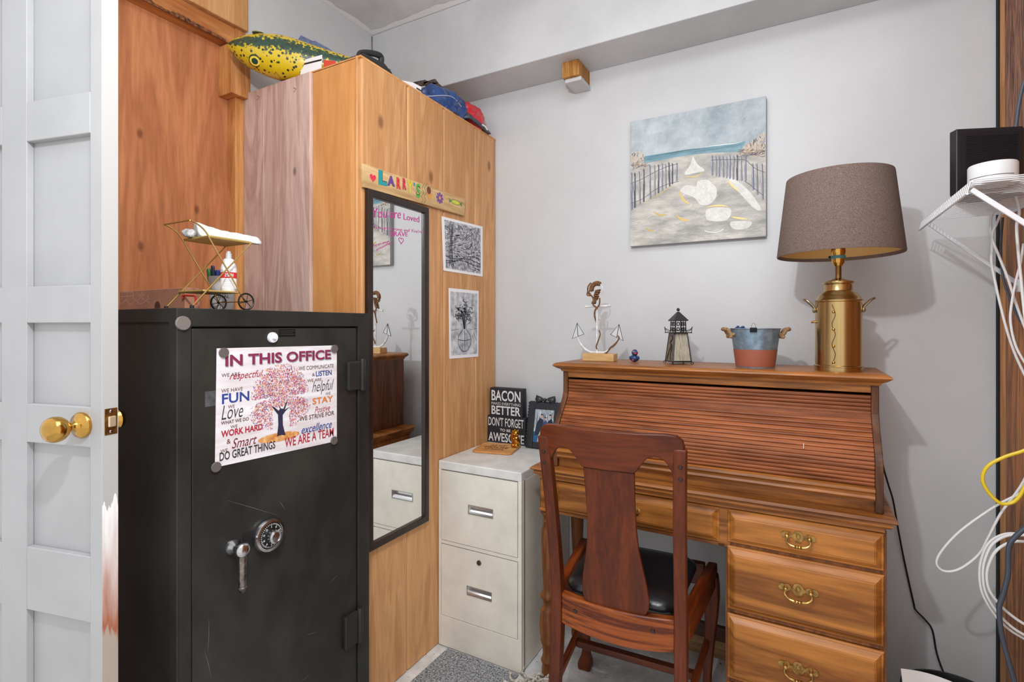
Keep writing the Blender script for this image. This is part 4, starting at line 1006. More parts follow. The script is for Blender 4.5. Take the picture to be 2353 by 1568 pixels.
m.tube([(-.01, yfront(.955)+.0065, .948), (.012, yfront(.957)+.0065, .949), (.026, yfront(.96)+.0065, .954)], [.0008, .0022, .0008], 6, flat=.5)
m.tube([(.024, yfront(.92)+.0075, .929), (.024, yfront(.91)+.0075, .916)], .0008, 6)
dobj(m, 'paint_chips', mat('chip_white', (236, 226, 216), .7), tb)
# pedestal and apron carcass
PX0, PX1_ = -.178, .212
m = MB().box(PX0, PX0+.014, Y0+.004, YB, .0, .7255); m.box(PX1_-.014, PX1_, Y0+.004, YB, 0, .7255)
m.box(PX0+.014, PX1_-.014, YB-.012, YB, .02, .7255); m.box(PX0+.014, PX1_-.014, Y0+.006, YB-.012, .02, .04)
for zz in (.421, .618, .2165): m.box(PX0+.014, PX1_-.014, Y0+.004, Y0+.024, zz-.006, zz+.006)
m.box(PX0+.014, PX1_-.014, Y0+.022, Y0+.024, .04, .72)
dobj(m, 'pedestal_case', WDZ, bevel=.0015)
m = MB().box(-.792, PX0, Y0+.006, Y0+.022, .606, .7255); m.box(-.792, PX0, YB-.03, YB-.014, .606, .7255); m.box(-.792, -.776, Y0+.022, YB-.03, .606, .7255)
m.box(-.792, PX0, Y0-.001, Y0+.006, .606, .6165); m.box(-.199, PX0+.014, Y0-.001, Y0+.006, .606, .7255)
dobj(m, 'apron', WDX, bevel=.0015)
def raised(x0, x1, z0, z1, y, dep=.022, ins=.020):
    """drawer front with a wide moulded bevel"""
    pf = [(0, 0), (0, -.006), (.003, -.009), (.006, -.0092), (.010, -.013), (ins-.004, -dep+.004), (ins-.001, -dep+.001), (ins, -dep+.0015), (ins+.003, -dep)]
    rings = [[Vector((x0+i, y+d, z0+i)), Vector((x1-i, y+d, z0+i)), Vector((x1-i, y+d, z1-i)), Vector((x0+i, y+d, z1-i))] for i, d in pf]
    return MB().loft(rings)
BRA = mat('antique_brass', (190, 152, 90), .3, .95, var=.3, vs=60)
BRAD = mat('antique_brass_plate', (170, 134, 78), .4, .9, var=.3, vs=70)
def pull(par, x, z, y, k=1.0):
    yy = y-.0225
    half = [(0, .017), (.005, .0165), (.009, .013), (.011, .007), (.015, .004), (.019, .010), (.025, .012), (.030, .009), (.034, .011), (.039, .009), (.043, .004), (.042, -.002), (.037, -.006), (.031, -.004), (.027, -.007), (.021, -.005), (.017, -.001), (.012, -.004), (.007, -.012), (.003, -.014)]
    full = half+[(-a, b_) for a, b_ in reversed(half[1:])]
    m = MB().prism([(x+a*k, z+b_*k) for a, b_ in full], 'y', yy-.0022, yy); m.tube([(x+.0052*k*math.cos(t*PI/3+PI/6), yy-.0028, z+.003*k+.0068*k*math.sin(t*PI/3+PI/6)) for t in range(6)], .0013*k, 6, True)
    bp_ = dobj(m, 'back_plate', BRAD, par)
    m = MB()
    for sx in (-1, 1): m.lathe([(.0005, 0), (.0058, 0), (.005, .006), (.0042, .012), (.0050, .015), (.0005, .018)], (x+sx*.027*k, yy-.002, z+.002), 14, RY)
    dobj(m, 'pull_posts', BRA, bp_, smooth=True)
    P = spline([(x-.027*k, yy-.012, z+.001), (x-.029*k, yy-.015, z-.009*k), (x-.020*k, yy-.018, z-.018*k), (x-.008*k, yy-.020, z-.0205*k), (x, yy-.020, z-.0205*k), (x+.008*k, yy-.020, z-.0205*k), (x+.020*k, yy-.018, z-.018*k), (x+.029*k, yy-.015, z-.009*k), (x+.027*k, yy-.012, z+.001)], 5)
    n = len(P); rr = [(.0021+.0016*math.sin(PI*i/(n-1)))*k + (.0012*k if abs(i-n//2) in (0, 4) else 0) for i in range(n)]
    m = MB().tube(P, rr, 10); dobj(m, 'bail_handle', BRA, bp_, smooth=True)
pxc = (PX0+PX1_)/2
for z0, z1, k, zo in ((.624, .722, 1.0, .006), (.428, .613, 1.12, .012), (.224, .414, 1.15, -.002), (.045, .210, 1.15, 0)):
    m = raised(PX0+.006, PX1_-.006, z0, z1, Y0+.004); d = dobj(m, 'drawer', WDR)
    pull(d, pxc+(-.006), (z0+z1)/2+zo, Y0+.004, k)
m = raised(-.728, -.193, .6175, .722, Y0+.006); d = dobj(m, 'pencil_drawer', WDR)
kx = on(1460, 1177, y=Y0-.03)
m = MB().lathe([(.0005, 0), (.011, 0), (.012, .003), (.006, .005), (.005, .010), (.011, .014), (.013, .019), (.009, .025), (.0005, .027)], (kx.x, Y0-.016, kx.z), 24, RY); dobj(m, 'knob', BRA, d, smooth=True)
# turned legs
LEG = [(.030, .7255), (.030, .612), (.024, .604), (.023, .598), (.0275, .594), (.0275, .588), (.022, .584), (.017, .572), (.020, .563), (.022, .56), (.018, .553), (.024, .53), (.0265, .49), (.024, .43), (.0205, .36), (.018, .315), (.019, .305), (.027, .298), (.0285, .290), (.027, .283), (.021, .278), (.018, .262), (.020, .250), (.026, .244), (.028, .237), (.0275, .232), (.030, .215), (.032, .185), (.0305, .155), (.027, .138), (.029, .132), (.028, .126), (.022, .110), (.020, .085), (.023, .066), (.027, .060), (.025, .052), (.021, .046), (.024, .030), (.0245, .010), (.022, 0), (.0005, 0)]
for y in (1.682, YB-.045):
    m = MB().lathe([(.0005, .7255)]+LEG, (-.776, y, 0), 28); dobj(m, 'turned_leg', WDZ, smooth=True, angle=50)
m = MB().box(-.76, PX0, YB-.05, YB-.028, .142, .192); dobj(m, 'back_stretcher', wood('dark_stretcher', (70, 38, 24), (98, 58, 38), 'x', 1, .5), bevel=.003)

# ------------------------------------------------------------------ ornaments on the desk
DT1 = tz1+.0002
# anchor
IRON = mat('white_iron', (216, 216, 216), .5, var=.12, vs=60)
EDGE = mat('dark_iron_edge', (72, 72, 74), .5)
AY = 1.886
anc = thing('anchor_ornament', 'white metal anchor wrapped in brown rope on a small wooden block', 'ornament', (-.65, AY, DT1))
def an(px, py, dy=0): return on(px, py, y=AY+dy)
b0 = on(1338, 832, y=1.862); b1 = on(1410, 832, y=1.862); bt_ = on(1372, 813, y=1.862).z
m = MB().box(b0.x, b1.x, 1.862, 1.912, DT1, bt_); m.obj('wood_block', wood('pale_block', (198, 158, 106), (222, 186, 134), 'x', 1.5, .6, fine=.15), anc, 'world', bevel=.0015)
sh0 = an(1372, 812); sh0.z = bt_; 
m = MB(); m.tube([sh0, an(1372, 690)], .0042, 10); m.obj('shank', IRON, anc, 'world', smooth=True)
pa, pb = an(1347, 705), an(1401, 703)
m = MB(); m.tube([pa, pb], .0036, 10); m.ell(pa, .0056, 10, 8); m.ell(pb, .0056, 10, 8); m.obj('stock', IRON, anc, 'world', smooth=True)
m = MB(); rc_ = an(1372, 668); m.tube([rc_+Vector((.0225*math.cos(t*PI/16), 0, .0235*math.sin(t*PI/16)+.004)) for t in range(32)], .0022, 8, True); m.obj('ring', IRON, anc, 'world', smooth=True)
arm = spline([an(1327, 772), an(1331, 785), an(1342, 800), an(1356, 809), an(1372, 811.5), an(1388, 810), an(1402, 803), an(1414, 791), an(1421, 775)], 6)
for p in arm: p.z = max(p.z, bt_+.0035)
m = MB(); m.tube(arm, .0042, 10); m.obj('curved_arms', IRON, anc, 'world', smooth=True)
for q in (((1327, 743), (1316, 778), (1342, 768)), ((1423, 746), (1432, 783), (1404, 769))):
    P = [an(*p) for p in q]; cc = sum(P, Vector())/3
    m = MB(); m.prism([(p.x, p.z) for p in P], 'y', AY-.003, AY+.003); fk = m.obj('fluke', mat('pale_iron', (196, 198, 198), .5), anc, 'world', bevel=.001)
    m = MB(); m.tube([p+(p-cc)*.03+Vector((0, -.003, 0)) for p in P], .0016, 6, True); m.tube([P[0]+Vector((0, -.004, 0)), (P[1]+P[2])/2+Vector((0, -.004, 0))], .0013, 6); m.obj('fluke_edge', EDGE, fk, 'world')
ROPE = mat('brown_rope', (124, 84, 54), .9, var=.3, vs=150, bump=.9, bs=300)
m = MB()
for k in range(20):
    a = .20+k*.115; c = rc_+Vector((.0225*math.cos(a+.9), 0, .0235*math.sin(a+.9)+.004))
    d1 = Vector((math.cos(a+.9), 0, math.sin(a+.9)))
    m.tube([c+d1*.0062*math.cos(t*PI/6)+Vector((0, .0062*math.sin(t*PI/6), 0)) for t in range(12)], .0034, 6, True)
for k in range(8):
    c = an(1374-1.2*k, 668+4*k); m.tube([c+Vector((.0085*math.cos(t*PI/6), .0085*math.sin(t*PI/6), .002*math.cos(t*PI/6+k))) for t in range(12)], .0032, 6, True)
m.obj('rope_wrap', ROPE, anc, 'world', smooth=True)
m = MB()
m.tube(spline([an(1358, 650, -.006), an(1351, 660, -.010), an(1352, 674, -.012), an(1360, 681, -.008), an(1366, 690, -.008)], 6), .0032, 8)
m.tube(spline([an(1351, 668, -.006), an(1349, 678, -.012), an(1357, 679, -.012), an(1352, 669, -.01)], 5), .0026, 8)
m.tube(spline([an(1378, 685, -.006), an(1377, 700, -.009), an(1368, 712, -.009), an(1366, 725, -.007), an(1370, 740, .004)], 6), .0030, 8)
m.tube(spline([an(1366, 688, -.008), an(1363, 700, -.009), an(1372, 708, -.009)], 6), .0030, 8)
m.tube(spline([an(1377, 760, .004), an(1379, 770, -.007), an(1374, 785, -.009), an(1370, 797, -.007), an(1374, 806, .002)], 6), .0026, 8)
m.tube(spline([an(1420, 772, -.006), an(1422, 779, -.008), an(1412, 792, -.008), an(1402, 800, -.008), an(1396, 809, -.006), an(1390, 814, -.004)], 6), .0028, 8)
m.obj('trailing_rope', ROPE, anc, 'world', smooth=True)
# rubber duck
dk = on(1458, 832, y=1.885)
t = thing('rubber_duck', 'small navy blue rubber duck with a red bill beside the anchor', 'duck', (dk.x, 1.885, DT1), math.radians(-62))
NAV = mat('navy_rubber', (36, 62, 110), .3, var=.1, vs=40); RED = mat('duck_red', (196, 62, 66), .4)
m = MB(); m.ell((0, 0, .0135), (.0185, .0165, .0133), 20, 12)
for v in m.v:
    if v.x < -.006: v.z += (-.006-v.x)*.55
m.obj('body', NAV, t, smooth=True)
m = MB(); m.ell((.005, 0, .0345), (.0122, .0118, .0120), 18, 12); m.obj('head', NAV, t, smooth=True)
m = MB(); m.ell((.016, 0, .0325), (.0062, .0068, .0024), 14, 8); m.ell((.0155, 0, .0300), (.0045, .0050, .0018), 12, 6); m.obj('bill', RED, t, smooth=True)
m = MB()
for sy in (-1, 1): m.ell((.0125, sy*.0075, .0385), (.0028, .0026, .0034), 10, 6)
m.obj('eyes', mat('duck_eye', (206, 120, 120), .3), t, smooth=True)
m = MB()
for sy in (-1, 1): m.ell((-.003, sy*.0155, .0145), (.0105, .0032, .0072), 14, 8)
m.obj('wings', NAV, t, smooth=True)
m = MB().ell((.0125, -.0085, .0075), (.0045, .0035, .0040), 10, 6); m.obj('red_patch', RED, t, smooth=True)
# lighthouse lantern
lc = Vector((-.355, 1.862, DT1))
lh = thing('lighthouse_lantern', 'small dark metal lighthouse candle lantern with glass sides between duck and bucket', 'lantern', lc, math.radians(-14))
MT = mat('gunmetal', (74, 74, 78), .35, .85, var=.2, vs=70)
rb, rt_, zb, zt = .046, .0315, .010, .108
sq4 = lambda r, z: [Vector((r*math.cos(PI/4*0+k*PI/2-PI/2+.06), r*math.sin(k*PI/2-PI/2+.06), z)) for k in range(4)]
B4 = sq4(rb, zb); T4 = sq4(rt_, zt)
m = MB()
for k in range(4):
    j = (k+1) % 4
    m.tube([B4[k], T4[k]], .0026, 8); m.tube([B4[k], B4[j]], .0026, 8); m.tube([T4[k], T4[j]], .0022, 8)
m.loft([sq4(rb*1.0, zb-.001), sq4(rb*1.0, zb+.001)])
m.obj('tower_frame', MT, lh, smooth=True)
GL = mat('amber_glass', (120, 106, 80), .15, var=.2, vs=60, alpha=.82); GLC = mat('ribbed_glass', (176, 168, 150), .3, var=.15, vs=260, bump=.8, bs=300, stretch=(1, 1, .05))
for k in range(4):
    j = (k+1) % 4; i_ = .04
    q = [B4[k].lerp(B4[j], i_), B4[k].lerp(B4[j], 1-i_), T4[k].lerp(T4[j], 1-i_), T4[k].lerp(T4[j], i_)]
    n_ = (q[1]-q[0]).cross(q[3]-q[0]).normalized()*.0006
    m = MB().loft([[p-n_ for p in q], [p+n_ for p in q]]); g_ = m.obj('glass_pane', GLC if k in (0, 2) else GL, lh)
    if k == 3:
        m = MB(); c_ = (q[0]+q[1]+q[2]+q[3])/4; eu = (q[1]-q[0])*.5; ev = (q[3]-q[0])*.5
        m.tube(spline([c_+eu*a+ev*b_+n_*3 for a, b_ in ((-.5, -.9), (-.2, -.3), (.1, .0), (-.1, .35), (.3, .6), (.0, .8))], 4), .0012, 6)
        m.tube(spline([c_+eu*a+ev*b_+n_*3 for a, b_ in ((.5, -.9), (.3, -.4), (.5, 0), (.2, .2))], 4), .0012, 6)
        m.obj('wire_scroll', MT, lh)
for p in B4:
    m = MB().tube([p+Vector((p.x*.07, p.y*.07, -.0055))+Vector((.0042*math.cos(t*PI/5)*p.x/rb, .0042*math.cos(t*PI/5)*p.y/rb, .0042*math.sin(t*PI/5))) for t in range(10)], .0014, 6, True)
    for v in m.v: v.z = max(v.z, .0)
    m.obj('curled_foot', MT, lh)
m = MB().loft([sq4(.050, zt), sq4(.050, zt+.003)]); m.obj('gallery_floor', MT, lh, bevel=.0006)
m = MB(); G4 = sq4(.046, zt+.003); K4 = sq4(.028, zt+.003); R4 = sq4(.026, .152)
for p in G4: m.tube([p, p*1.06+Vector((0, 0, .016))-Vector((0, 0, p.z*.06))], .0014, 6); m.ell(p*1.06+Vector((0, 0, .017-p.z*.06)), .0022, 8, 6)
for k in range(4):
    j = (k+1) % 4; a = G4[k]*1.06+Vector((0, 0, .014-G4[k].z*.06)); b_ = G4[j]*1.06+Vector((0, 0, .014-G4[j].z*.06))
    m.tube([a.lerp(b_, t/10)-Vector((0, 0, .011*math.sin(PI*t/10))) for t in range(11)], .0010, 6)
m.obj('gallery_railing', MT, lh)
m = MB()
for k in range(4):
    j = (k+1) % 4; m.tube([K4[k], R4[k]], .0018, 6); m.tube([K4[k].lerp(K4[j], .5), R4[k].lerp(R4[j], .5)], .0012, 6)
    for u in (.25, .75):
        a = K4[k].lerp(K4[j], u); b_ = R4[k].lerp(R4[j], u); cc = a.lerp(b_, .7); e_ = (K4[j]-K4[k]).normalized()
        m.tube([cc+e_*.0045*math.cos(t*PI/6)+Vector((0, 0, .007*math.sin(t*PI/6))) for t in range(12)], .0010, 6, True)
        cc = a.lerp(b_, .25); m.tube([cc+e_*.0045*math.cos(t*PI/6)+Vector((0, 0, .006*math.sin(t*PI/6))) for t in range(12)], .0010, 6, True)
m.obj('lamp_room_lattice', MT, lh)
m = MB().loft([sq4(.036, .150), sq4(.037, .153), sq4(.004, .183)]); m.obj('peaked_roof', mat('roof_dark', (62, 58, 64), .45, .5), lh, bevel=.0008)
m = MB(); m.tube([Vector((.0045*math.cos(t*PI/8), 0, .190+.0045*math.sin(t*PI/8))) for t in range(16)], .0016, 8, True); m.ell((0, 0, .190), .0048, 12, 8); m.obj('roof_ball', MT, lh, smooth=True)
# bucket
bc = Vector((-.1085, 1.822, DT1))
bk = thing('metal_bucket', 'small galvanised bucket with a terracotta painted lower half and rope handles', 'bucket', bc)
r0, r1, h_ = .0565, .0725, .125
rz_ = lambda z: r0+(r1-r0)*z/h_
m = MB().lathe([(.0005, .003), (r0-.003, .003), (r0, 0), (rz_(.004), .004), (rz_(.06), .06), (r1, h_-.004), (r1+.002, h_-.002), (r1+.002, h_), (r1-.001, h_+.0005), (r1-.002, h_-.003), (r0-.0005, .006), (.0005, .006)], (0, 0, 0), 48)
m.obj('zinc_wall', mat('galvanised', (132, 152, 168), .38, .55, var=.16, vs=46), bk, smooth=True)
m = MB().lathe([(rz_(.0045)+.0004, .0045), (rz_(.0585)+.0006, .0585)], (0, 0, 0), 48, caps=False); m.obj('terracotta_paint', mat('terracotta', (150, 84, 62), .6), bk, smooth=True)
RP2 = mat('jute_rope', (158, 124, 88), .9, var=.3, vs=160, bump=.9, bs=300)
for sx, ang in ((-1, math.radians(197)), (1, math.radians(8))):
    ca, sa = math.cos(ang), math.sin(ang); ta = Vector((-sa, ca, 0)); ra = Vector((ca, sa, 0)); zr = h_-.012
    P = spline([ra*(r1-.006)+ta*.022+Vector((0, 0, zr-.008)), ra*(r1+.006)+ta*.022+Vector((0, 0, zr-.006)), ra*(r1+.012)+ta*.020+Vector((0, 0, zr+.006)), ra*(r1+.022)+ta*.008+Vector((0, 0, zr+.010)), ra*(r1+.024)-ta*.006+Vector((0, 0, zr+.009)), ra*(r1+.013)-ta*.020+Vector((0, 0, zr+.006)), ra*(r1+.006)-ta*.022+Vector((0, 0, zr-.006)), ra*(r1-.006)-ta*.022+Vector((0, 0, zr-.008))], 5)
    m = MB(); nn = len(P)
    m.tube(P, .0058, 10); 
    for sg in (-1, 1): m.ell(ra*(r1+.004)+ta*.023*sg+Vector((0, 0, zr-.014)), .0068, 10, 8)
    m.obj('rope_handle', RP2, bk, smooth=True)
clipc = bc+Vector((.0, -(r1+.001), h_))
cl_ = thing('binder_clip', 'black binder clip gripping the rim of the galvanised bucket', 'clip', clipc)
m = MB().prism([(-.006, -.012), (.006, -.012), (.0022, .0025), (-.0012, .0025)], 'x', -.010, .010); m.obj('clip_body', mat('clip_black', (12, 12, 12), .7, spec=.2), cl_)
m = MB().tube([(-.005, .001, .0015), (-.006, .001, .007), (-.004, .001, .014), (0, .001, .0165), (.004, .001, .014), (.006, .001, .007), (.005, .001, .0015)], .0006, 6); m.obj('wire_handle', STEEL, cl_)
bl_ = thing('blue_trinket', 'dark blue knobbly trinket peeking over the left rim of the bucket', 'trinket', bc+Vector((-.044, .012, .007)))
m = MB(); m.lathe([(.0005, 0), (.008, .0), (.010, .10), (.0005, .112)], (0, 0, 0), 12)
for k in range(7): m.ell((-.012+.004*k, .003*math.sin(k*2), .118+.004*math.sin(k*1.7)), .005, 8, 6)
m.obj('trinket_body', NAV, bl_, smooth=True)

# ------------------------------------------------------------------ lamp
LC = Vector((.116, 1.800, DT1)); k_ = 1.522/1182
def lz(py): return 1.26+(750-py)*k_-DT1
lamp_o = thing('table_lamp', 'brass milk-can table lamp with a brown drum shade on the right of the desk', 'lamp', LC)
BR2 = mat('brushed_brass', (190, 160, 108), .26, 1, var=.12, vs=5, stretch=(6, 6, .2))
rB = .0595
m = MB().lathe([(.0005, 0), (rB+.001, 0), (rB+.001, .012), (rB+.0035, .013), (rB+.0035, .016), (rB, .018), (rB, lz(692)-.004), (rB+.0018, lz(692)-.002), (rB+.0018, lz(692)+.002), (rB-.001, lz(692)+.004), (rB-.004, lz(684)), (rB-.012, lz(675)), (rB-.022, lz(670)), (.0365, lz(668)), (.0365, lz(655)), (.0385, lz(654)), (.040, lz(651)), (.0395, lz(648)), (.034, lz(647)), (.018, lz(643)), (.009, lz(640)), (.0005, lz(640))], (0, 0, 0), 56)
m.obj('can_body', BR2, lamp_o, smooth=True, angle=40)
m = MB().lathe([(.0005, lz(641)), (.0082, lz(641)), (.0082, lz(612)), (.0005, lz(612))], (0, 0, 0), 20); m.obj('stem', mat('dull_brass', (140, 106, 66), .35, .95), lamp_o, smooth=True)
m = MB().lathe([(.0005, lz(612)), (.010, lz(612)), (.016, lz(605)), (.017, lz(600)), (.017, lz(585)), (.0185, lz(583)), (.0185, lz(545)), (.015, lz(540)), (.0005, lz(540))], (0, 0, 0), 24); so = m.obj('socket', BRASS, lamp_o, smooth=True)
m = MB().lathe([(.0186, lz(595)), (.0188, lz(588))], (0, 0, 0), 24, caps=False); m.obj('socket_label', mat('label_teal', (90, 150, 158), .4), so, smooth=True)
fr_ = Matrix.Rotation(math.radians(-58), 4, 'Z')
m = MB().tube([fr_ @ Vector(p) for p in ((-.016, 0, lz(588)), (-.030, -.004, lz(588)))], .0016, 8); m.ell(fr_ @ Vector((-.031, -.004, lz(588))), (.0045, .0045, .004), 12, 8); m.obj('switch_key', BLACK, so, smooth=True)
rs0, rs1, zs0, zs1 = .161, .136, 1.470-DT1, 1.702-DT1
m = MB().lathe([(rs0, zs0), (rs0+.0012, zs0+.003), (rs1+.0008, zs1-.003), (rs1, zs1), (rs1-.0022, zs1), (rs0-.0022, zs0)], (0, 0, 0), 72, caps=False)
m.f.append([]) if False else None
# close the loop between last and first ring
n_ = 72; base = 0
for j in range(n_): m.f.append([5*n_+j, 5*n_+(j+1) % n_, (j+1) % n_, j]); m.m.append(0)
shade = m.obj('lamp_shade', mat('brown_linen', (112, 92, 84), .9, var=.20, vs=420, bump=.25, bs=500, c2=(132, 112, 104)), lamp_o, smooth=True)
m = MB().lathe([(rs0-.0024, zs0+.002), (rs1-.0024, zs1-.002)], (0, 0, 0), 72, caps=False); m.obj('shade_lining', mat('gold_lining', (206, 164, 98), .5), shade, smooth=True)
m = MB()
for k in range(3):
    a = k*2*PI/3+.4; m.tube([(.012*math.cos(a), .012*math.sin(a), zs1-.035), (rs1*math.cos(a)*.985, rs1*math.sin(a)*.985, zs1-.02)], .0014, 6)
m.tube([(0, 0, lz(540)), (0, 0, zs1-.034)], .003, 8); m.lathe([(.0005, zs1-.038), (.014, zs1-.038), (.014, zs1-.033), (.0005, zs1-.033)], (0, 0, 0), 16)
m.obj('shade_spider', STEEL, shade)
for a0 in (math.radians(-28), math.radians(152)):
    ca, sa = math.cos(a0+YAW*1.0), math.sin(a0+YAW*1.0); ra = Vector((ca, sa, 0)); ta = Vector((-sa, ca, 0)); zz = lz(705)
    pts = [ra*rB+ta*.014+Vector((0, 0, zz-.012)), ra*(rB+.004)+ta*.014+Vector((0, 0, zz)), ra*(rB+.020)+ta*.012+Vector((0, 0, zz+.018)), ra*(rB+.029)+Vector((0, 0, zz+.023)), ra*(rB+.020)-ta*.012+Vector((0, 0, zz+.018)), ra*(rB+.004)-ta*.014+Vector((0, 0, zz)), ra*rB-ta*.014+Vector((0, 0, zz-.012))]
    m = MB().tube(spline(pts, 5), .0034, 10)
    for sg in (1, -1): m.ell(ra*(rB+.002)+ta*.014*sg+Vector((0, 0, zz-.010)), (.005, .005, .008), 8, 6)
    m.obj('can_handle', mat('handle_steel', (156, 140, 112), .28, .95), lamp_o, smooth=True)
m = MB(); a0 = math.atan2(-1.8, -.119)-.19
def cyp(z, da=0, r=rB+.0006): return Vector((r*math.cos(a0+da), r*math.sin(a0+da), z))
for py in (718, 757, 795, 831): MB().ell(cyp(lz(py)), .0042, 12, 8).obj('rivet', BRASS, lamp_o, smooth=True)
m = MB(); zg = [lz(831)-.006+i*(lz(706)-lz(831)+.012)/6 for i in range(7)]
m.tube(spline([cyp(z, .07 if i % 2 else -.07) for i, z in enumerate(zg)], 6), .0009, 6); m.obj('etched_zigzag', mat('etched', (96, 70, 40), .5, .8), lamp_o)
m = MB(); ae = math.atan2(-1.8, -.119)-1.35; m.lathe([(.0005, 0), (.004, 0), (.003, .006), (.0045, .010), (.0005, .012)], Vector((rB*math.cos(ae), rB*math.sin(ae), lz(740))), 12, Matrix.Rotation(ae, 4, 'Z') @ RX); m.obj('side_screw', BR2, lamp_o, smooth=True)
cord = [Vector((.13, 1.865, DT1+.004)), Vector((.17, 1.93, DT1+.004)), Vector((.19, 2.02, 1.10)), Vector((.235, 2.03, .98)), on(2026, 1055, y=2.045), on(2040, 1110, y=2.045), on(2052, 1150, y=2.05), on(2064, 1218, y=2.06), on(2078, 1290, y=2.085), on(2099, 1385, y=2.09), on(2104, 1402, y=2.09), on(2125, 1424, y=2.09), on(2142, 1448, y=2.09), on(2152, 1500, y=2.09), on(2168, 1545, y=2.09), on(2186, 1570, y=2.085), on(2200, 1600, y=2.075)]
m = MB().tube(spline(cord[2:], 6), .0026, 8); tag(m.obj('lamp_cable', BLACK, None, smooth=True), 'thin black lamp cord running down the wall to the right of the desk', 'cord')
# ------------------------------------------------------------------ chair
ch = thing('dining_chair', 'reddish brown wooden chair with a vase shaped splat and black seat, back turned to us', 'chair', (-.440, 1.420, 0), .045)
CWZ = wood('chair_wood_z', (78, 30, 9), (108, 47, 16), 'z', .9, .38, fine=.28, bands=.3, coat=.05)
CWX = wood('chair_wood_x', (72, 28, 8), (106, 46, 15), 'x', .9, .38, fine=.28, coat=.05, dist=1.8, bands=.35)
CWY = wood('chair_wood_y', (94, 36, 11), (146, 68, 26), 'y', 1.0, .36, fine=.26, coat=.05)
def lean(z): return 0 if z < .46 else -.092*((z-.46)/.52)**1.15
def section(c, wx, wy): return [Vector((c[0]+i*wx/2, c[1]+j*wy/2, c[2])) for i, j in ((-1,-1),(1,-1),(1,1),(-1,1))]
for sx in (-1, 1):
    rings = [section((sx*(.176+.006*(1-z/.46)**2 if z < .46 else .176+.010*((z-.46)/.5)**2), lean(z)-(.055*(1-z/.42)**1.6 if z < .42 else 0), z), .033, w_) for z, w_ in ((0, .030), (.1, .032), (.2, .035), (.3, .038), (.38, .041), (.46, .042), (.54, .038), (.62, .034), (.70, .031), (.78, .030), (.86, .029), (.92, .028), (.95, .024))]
    p = MB().loft(rings).obj('rear_leg', CWZ, ch, bevel=.005, seg=3)
    m = MB()
    for z in (.905, .873): m.lathe([(.0005, 0), (.0058, 0), (.0045, .0025), (.0005, .0032)], (sx*.186, lean(z)-.0145, z), 14, RY)
    m.obj('wooden_plugs', mat('plug_dark', (44, 20, 12), .3), p, smooth=True)
def bow(p): return Vector((p.x, p.y+lean(p.z)+.030*(1-(p.x/.19)**2)*-.55, p.z))
top = []
def half(pts): return pts+[(-x, z) for x, z in reversed(pts)]
edge = half([(-.0, .984), (-.08, .984), (-.15, .987), (-.178, .984), (-.192, .972), (-.196, .955), (-.192, .93), (-.186, .905), (-.165, .884), (-.160, .895), (-.153, .910), (-.140, .922), (-.124, .926), (-.108, .921), (-.096, .910), (-.085, .894), (-.075, .879), (-.070, .874), (0, .874)])
# split the outline into strips so that the rail can bow
n = len(edge)//2; U1 = [(-.196+.392*i/48) for i in range(49)]
def upper(x):
    x = -abs(x); P = [(-.196, .955), (-.192, .972), (-.178, .984), (-.15, .987), (-.08, .984), (0, .983)]
    for (a, b_), (c, d) in zip(P[:-1], P[1:]):
        if x <= c: return b_+(d-b_)*(x-a)/(c-a)
    return .983
def lower(x):
    x = -abs(x); P = [(-.196, .945), (-.190, .915), (-.186, .900), (-.168, .884), (-.160, .895), (-.153, .910), (-.140, .922), (-.124, .926), (-.108, .921), (-.096, .910), (-.085, .894), (-.075, .879), (-.070, .875), (0, .874)]
    for (a, b_), (c, d) in zip(P[:-1], P[1:]):
        if x <= c: return b_+(d-b_)*(x-a)/(c-a)
    return .874
U1 = sorted(set(U1) | {s*v for s in (-1, 1) for v in (.192, .190, .186, .178, .168, .160, .153, .075, .070)})
rings = []
for x in U1:
    a, b_ = lower(x), upper(x); rings.append([bow(Vector((x, y, z))) for y, z in ((-.008, a), (.014, a), (.014, (a+b_)/2), (.014, b_), (-.008, b_), (-.008, (a+b_)/2))])
MB().loft(rings).obj('crest_rail', CWX, ch, bevel=.003, seg=2, smooth=True)
sp_ = [(.874, .070), (.80, .068), (.72, .068), (.66, .072), (.60, .082), (.55, .091), (.515, .095), (.49, .094), (.474, .088), (.462, .074), (.455, .055)]
rings = []
for z, hw in sp_:
    rings.append([bow(Vector((x, y, z))) for x, y in [(-hw+2*hw*i/8, -.003) for i in range(9)]+[(hw-2*hw*i/8, .008) for i in range(9)]])
MB().loft(rings).obj('splat', CWZ, ch, bevel=.002, smooth=True)
rings = []
for i in range(17):
    x = -.162+.324*i/16; u = 1-(x/.162)**2; zb = .386-.014*u; zt_ = .474-.006*u; yb = -.014*u
    rings.append([Vector((x, yb+y, z)) for y, z in ((-.014, zb), (.014, zb), (.014, zt_), (-.014, zt_))])
rr_ = MB().loft(rings).obj('rear_seat_rail', wood('chair_rail', (88, 34, 10), (150, 76, 30), 'x', .6, .36, fine=.2, coat=.05, dist=4.5, bands=.7), ch, bevel=.004, smooth=True)
m = MB()
for x in (-.115, .105): m.lathe([(.0005, 0), (.0065, 0), (.005, .003), (.0005, .0036)], (x, -.014*(1-(x/.162)**2)-.0135, .435), 14, RY)
m.obj('wooden_plugs', MATS['plug_dark'], rr_, smooth=True)
FYl = .375
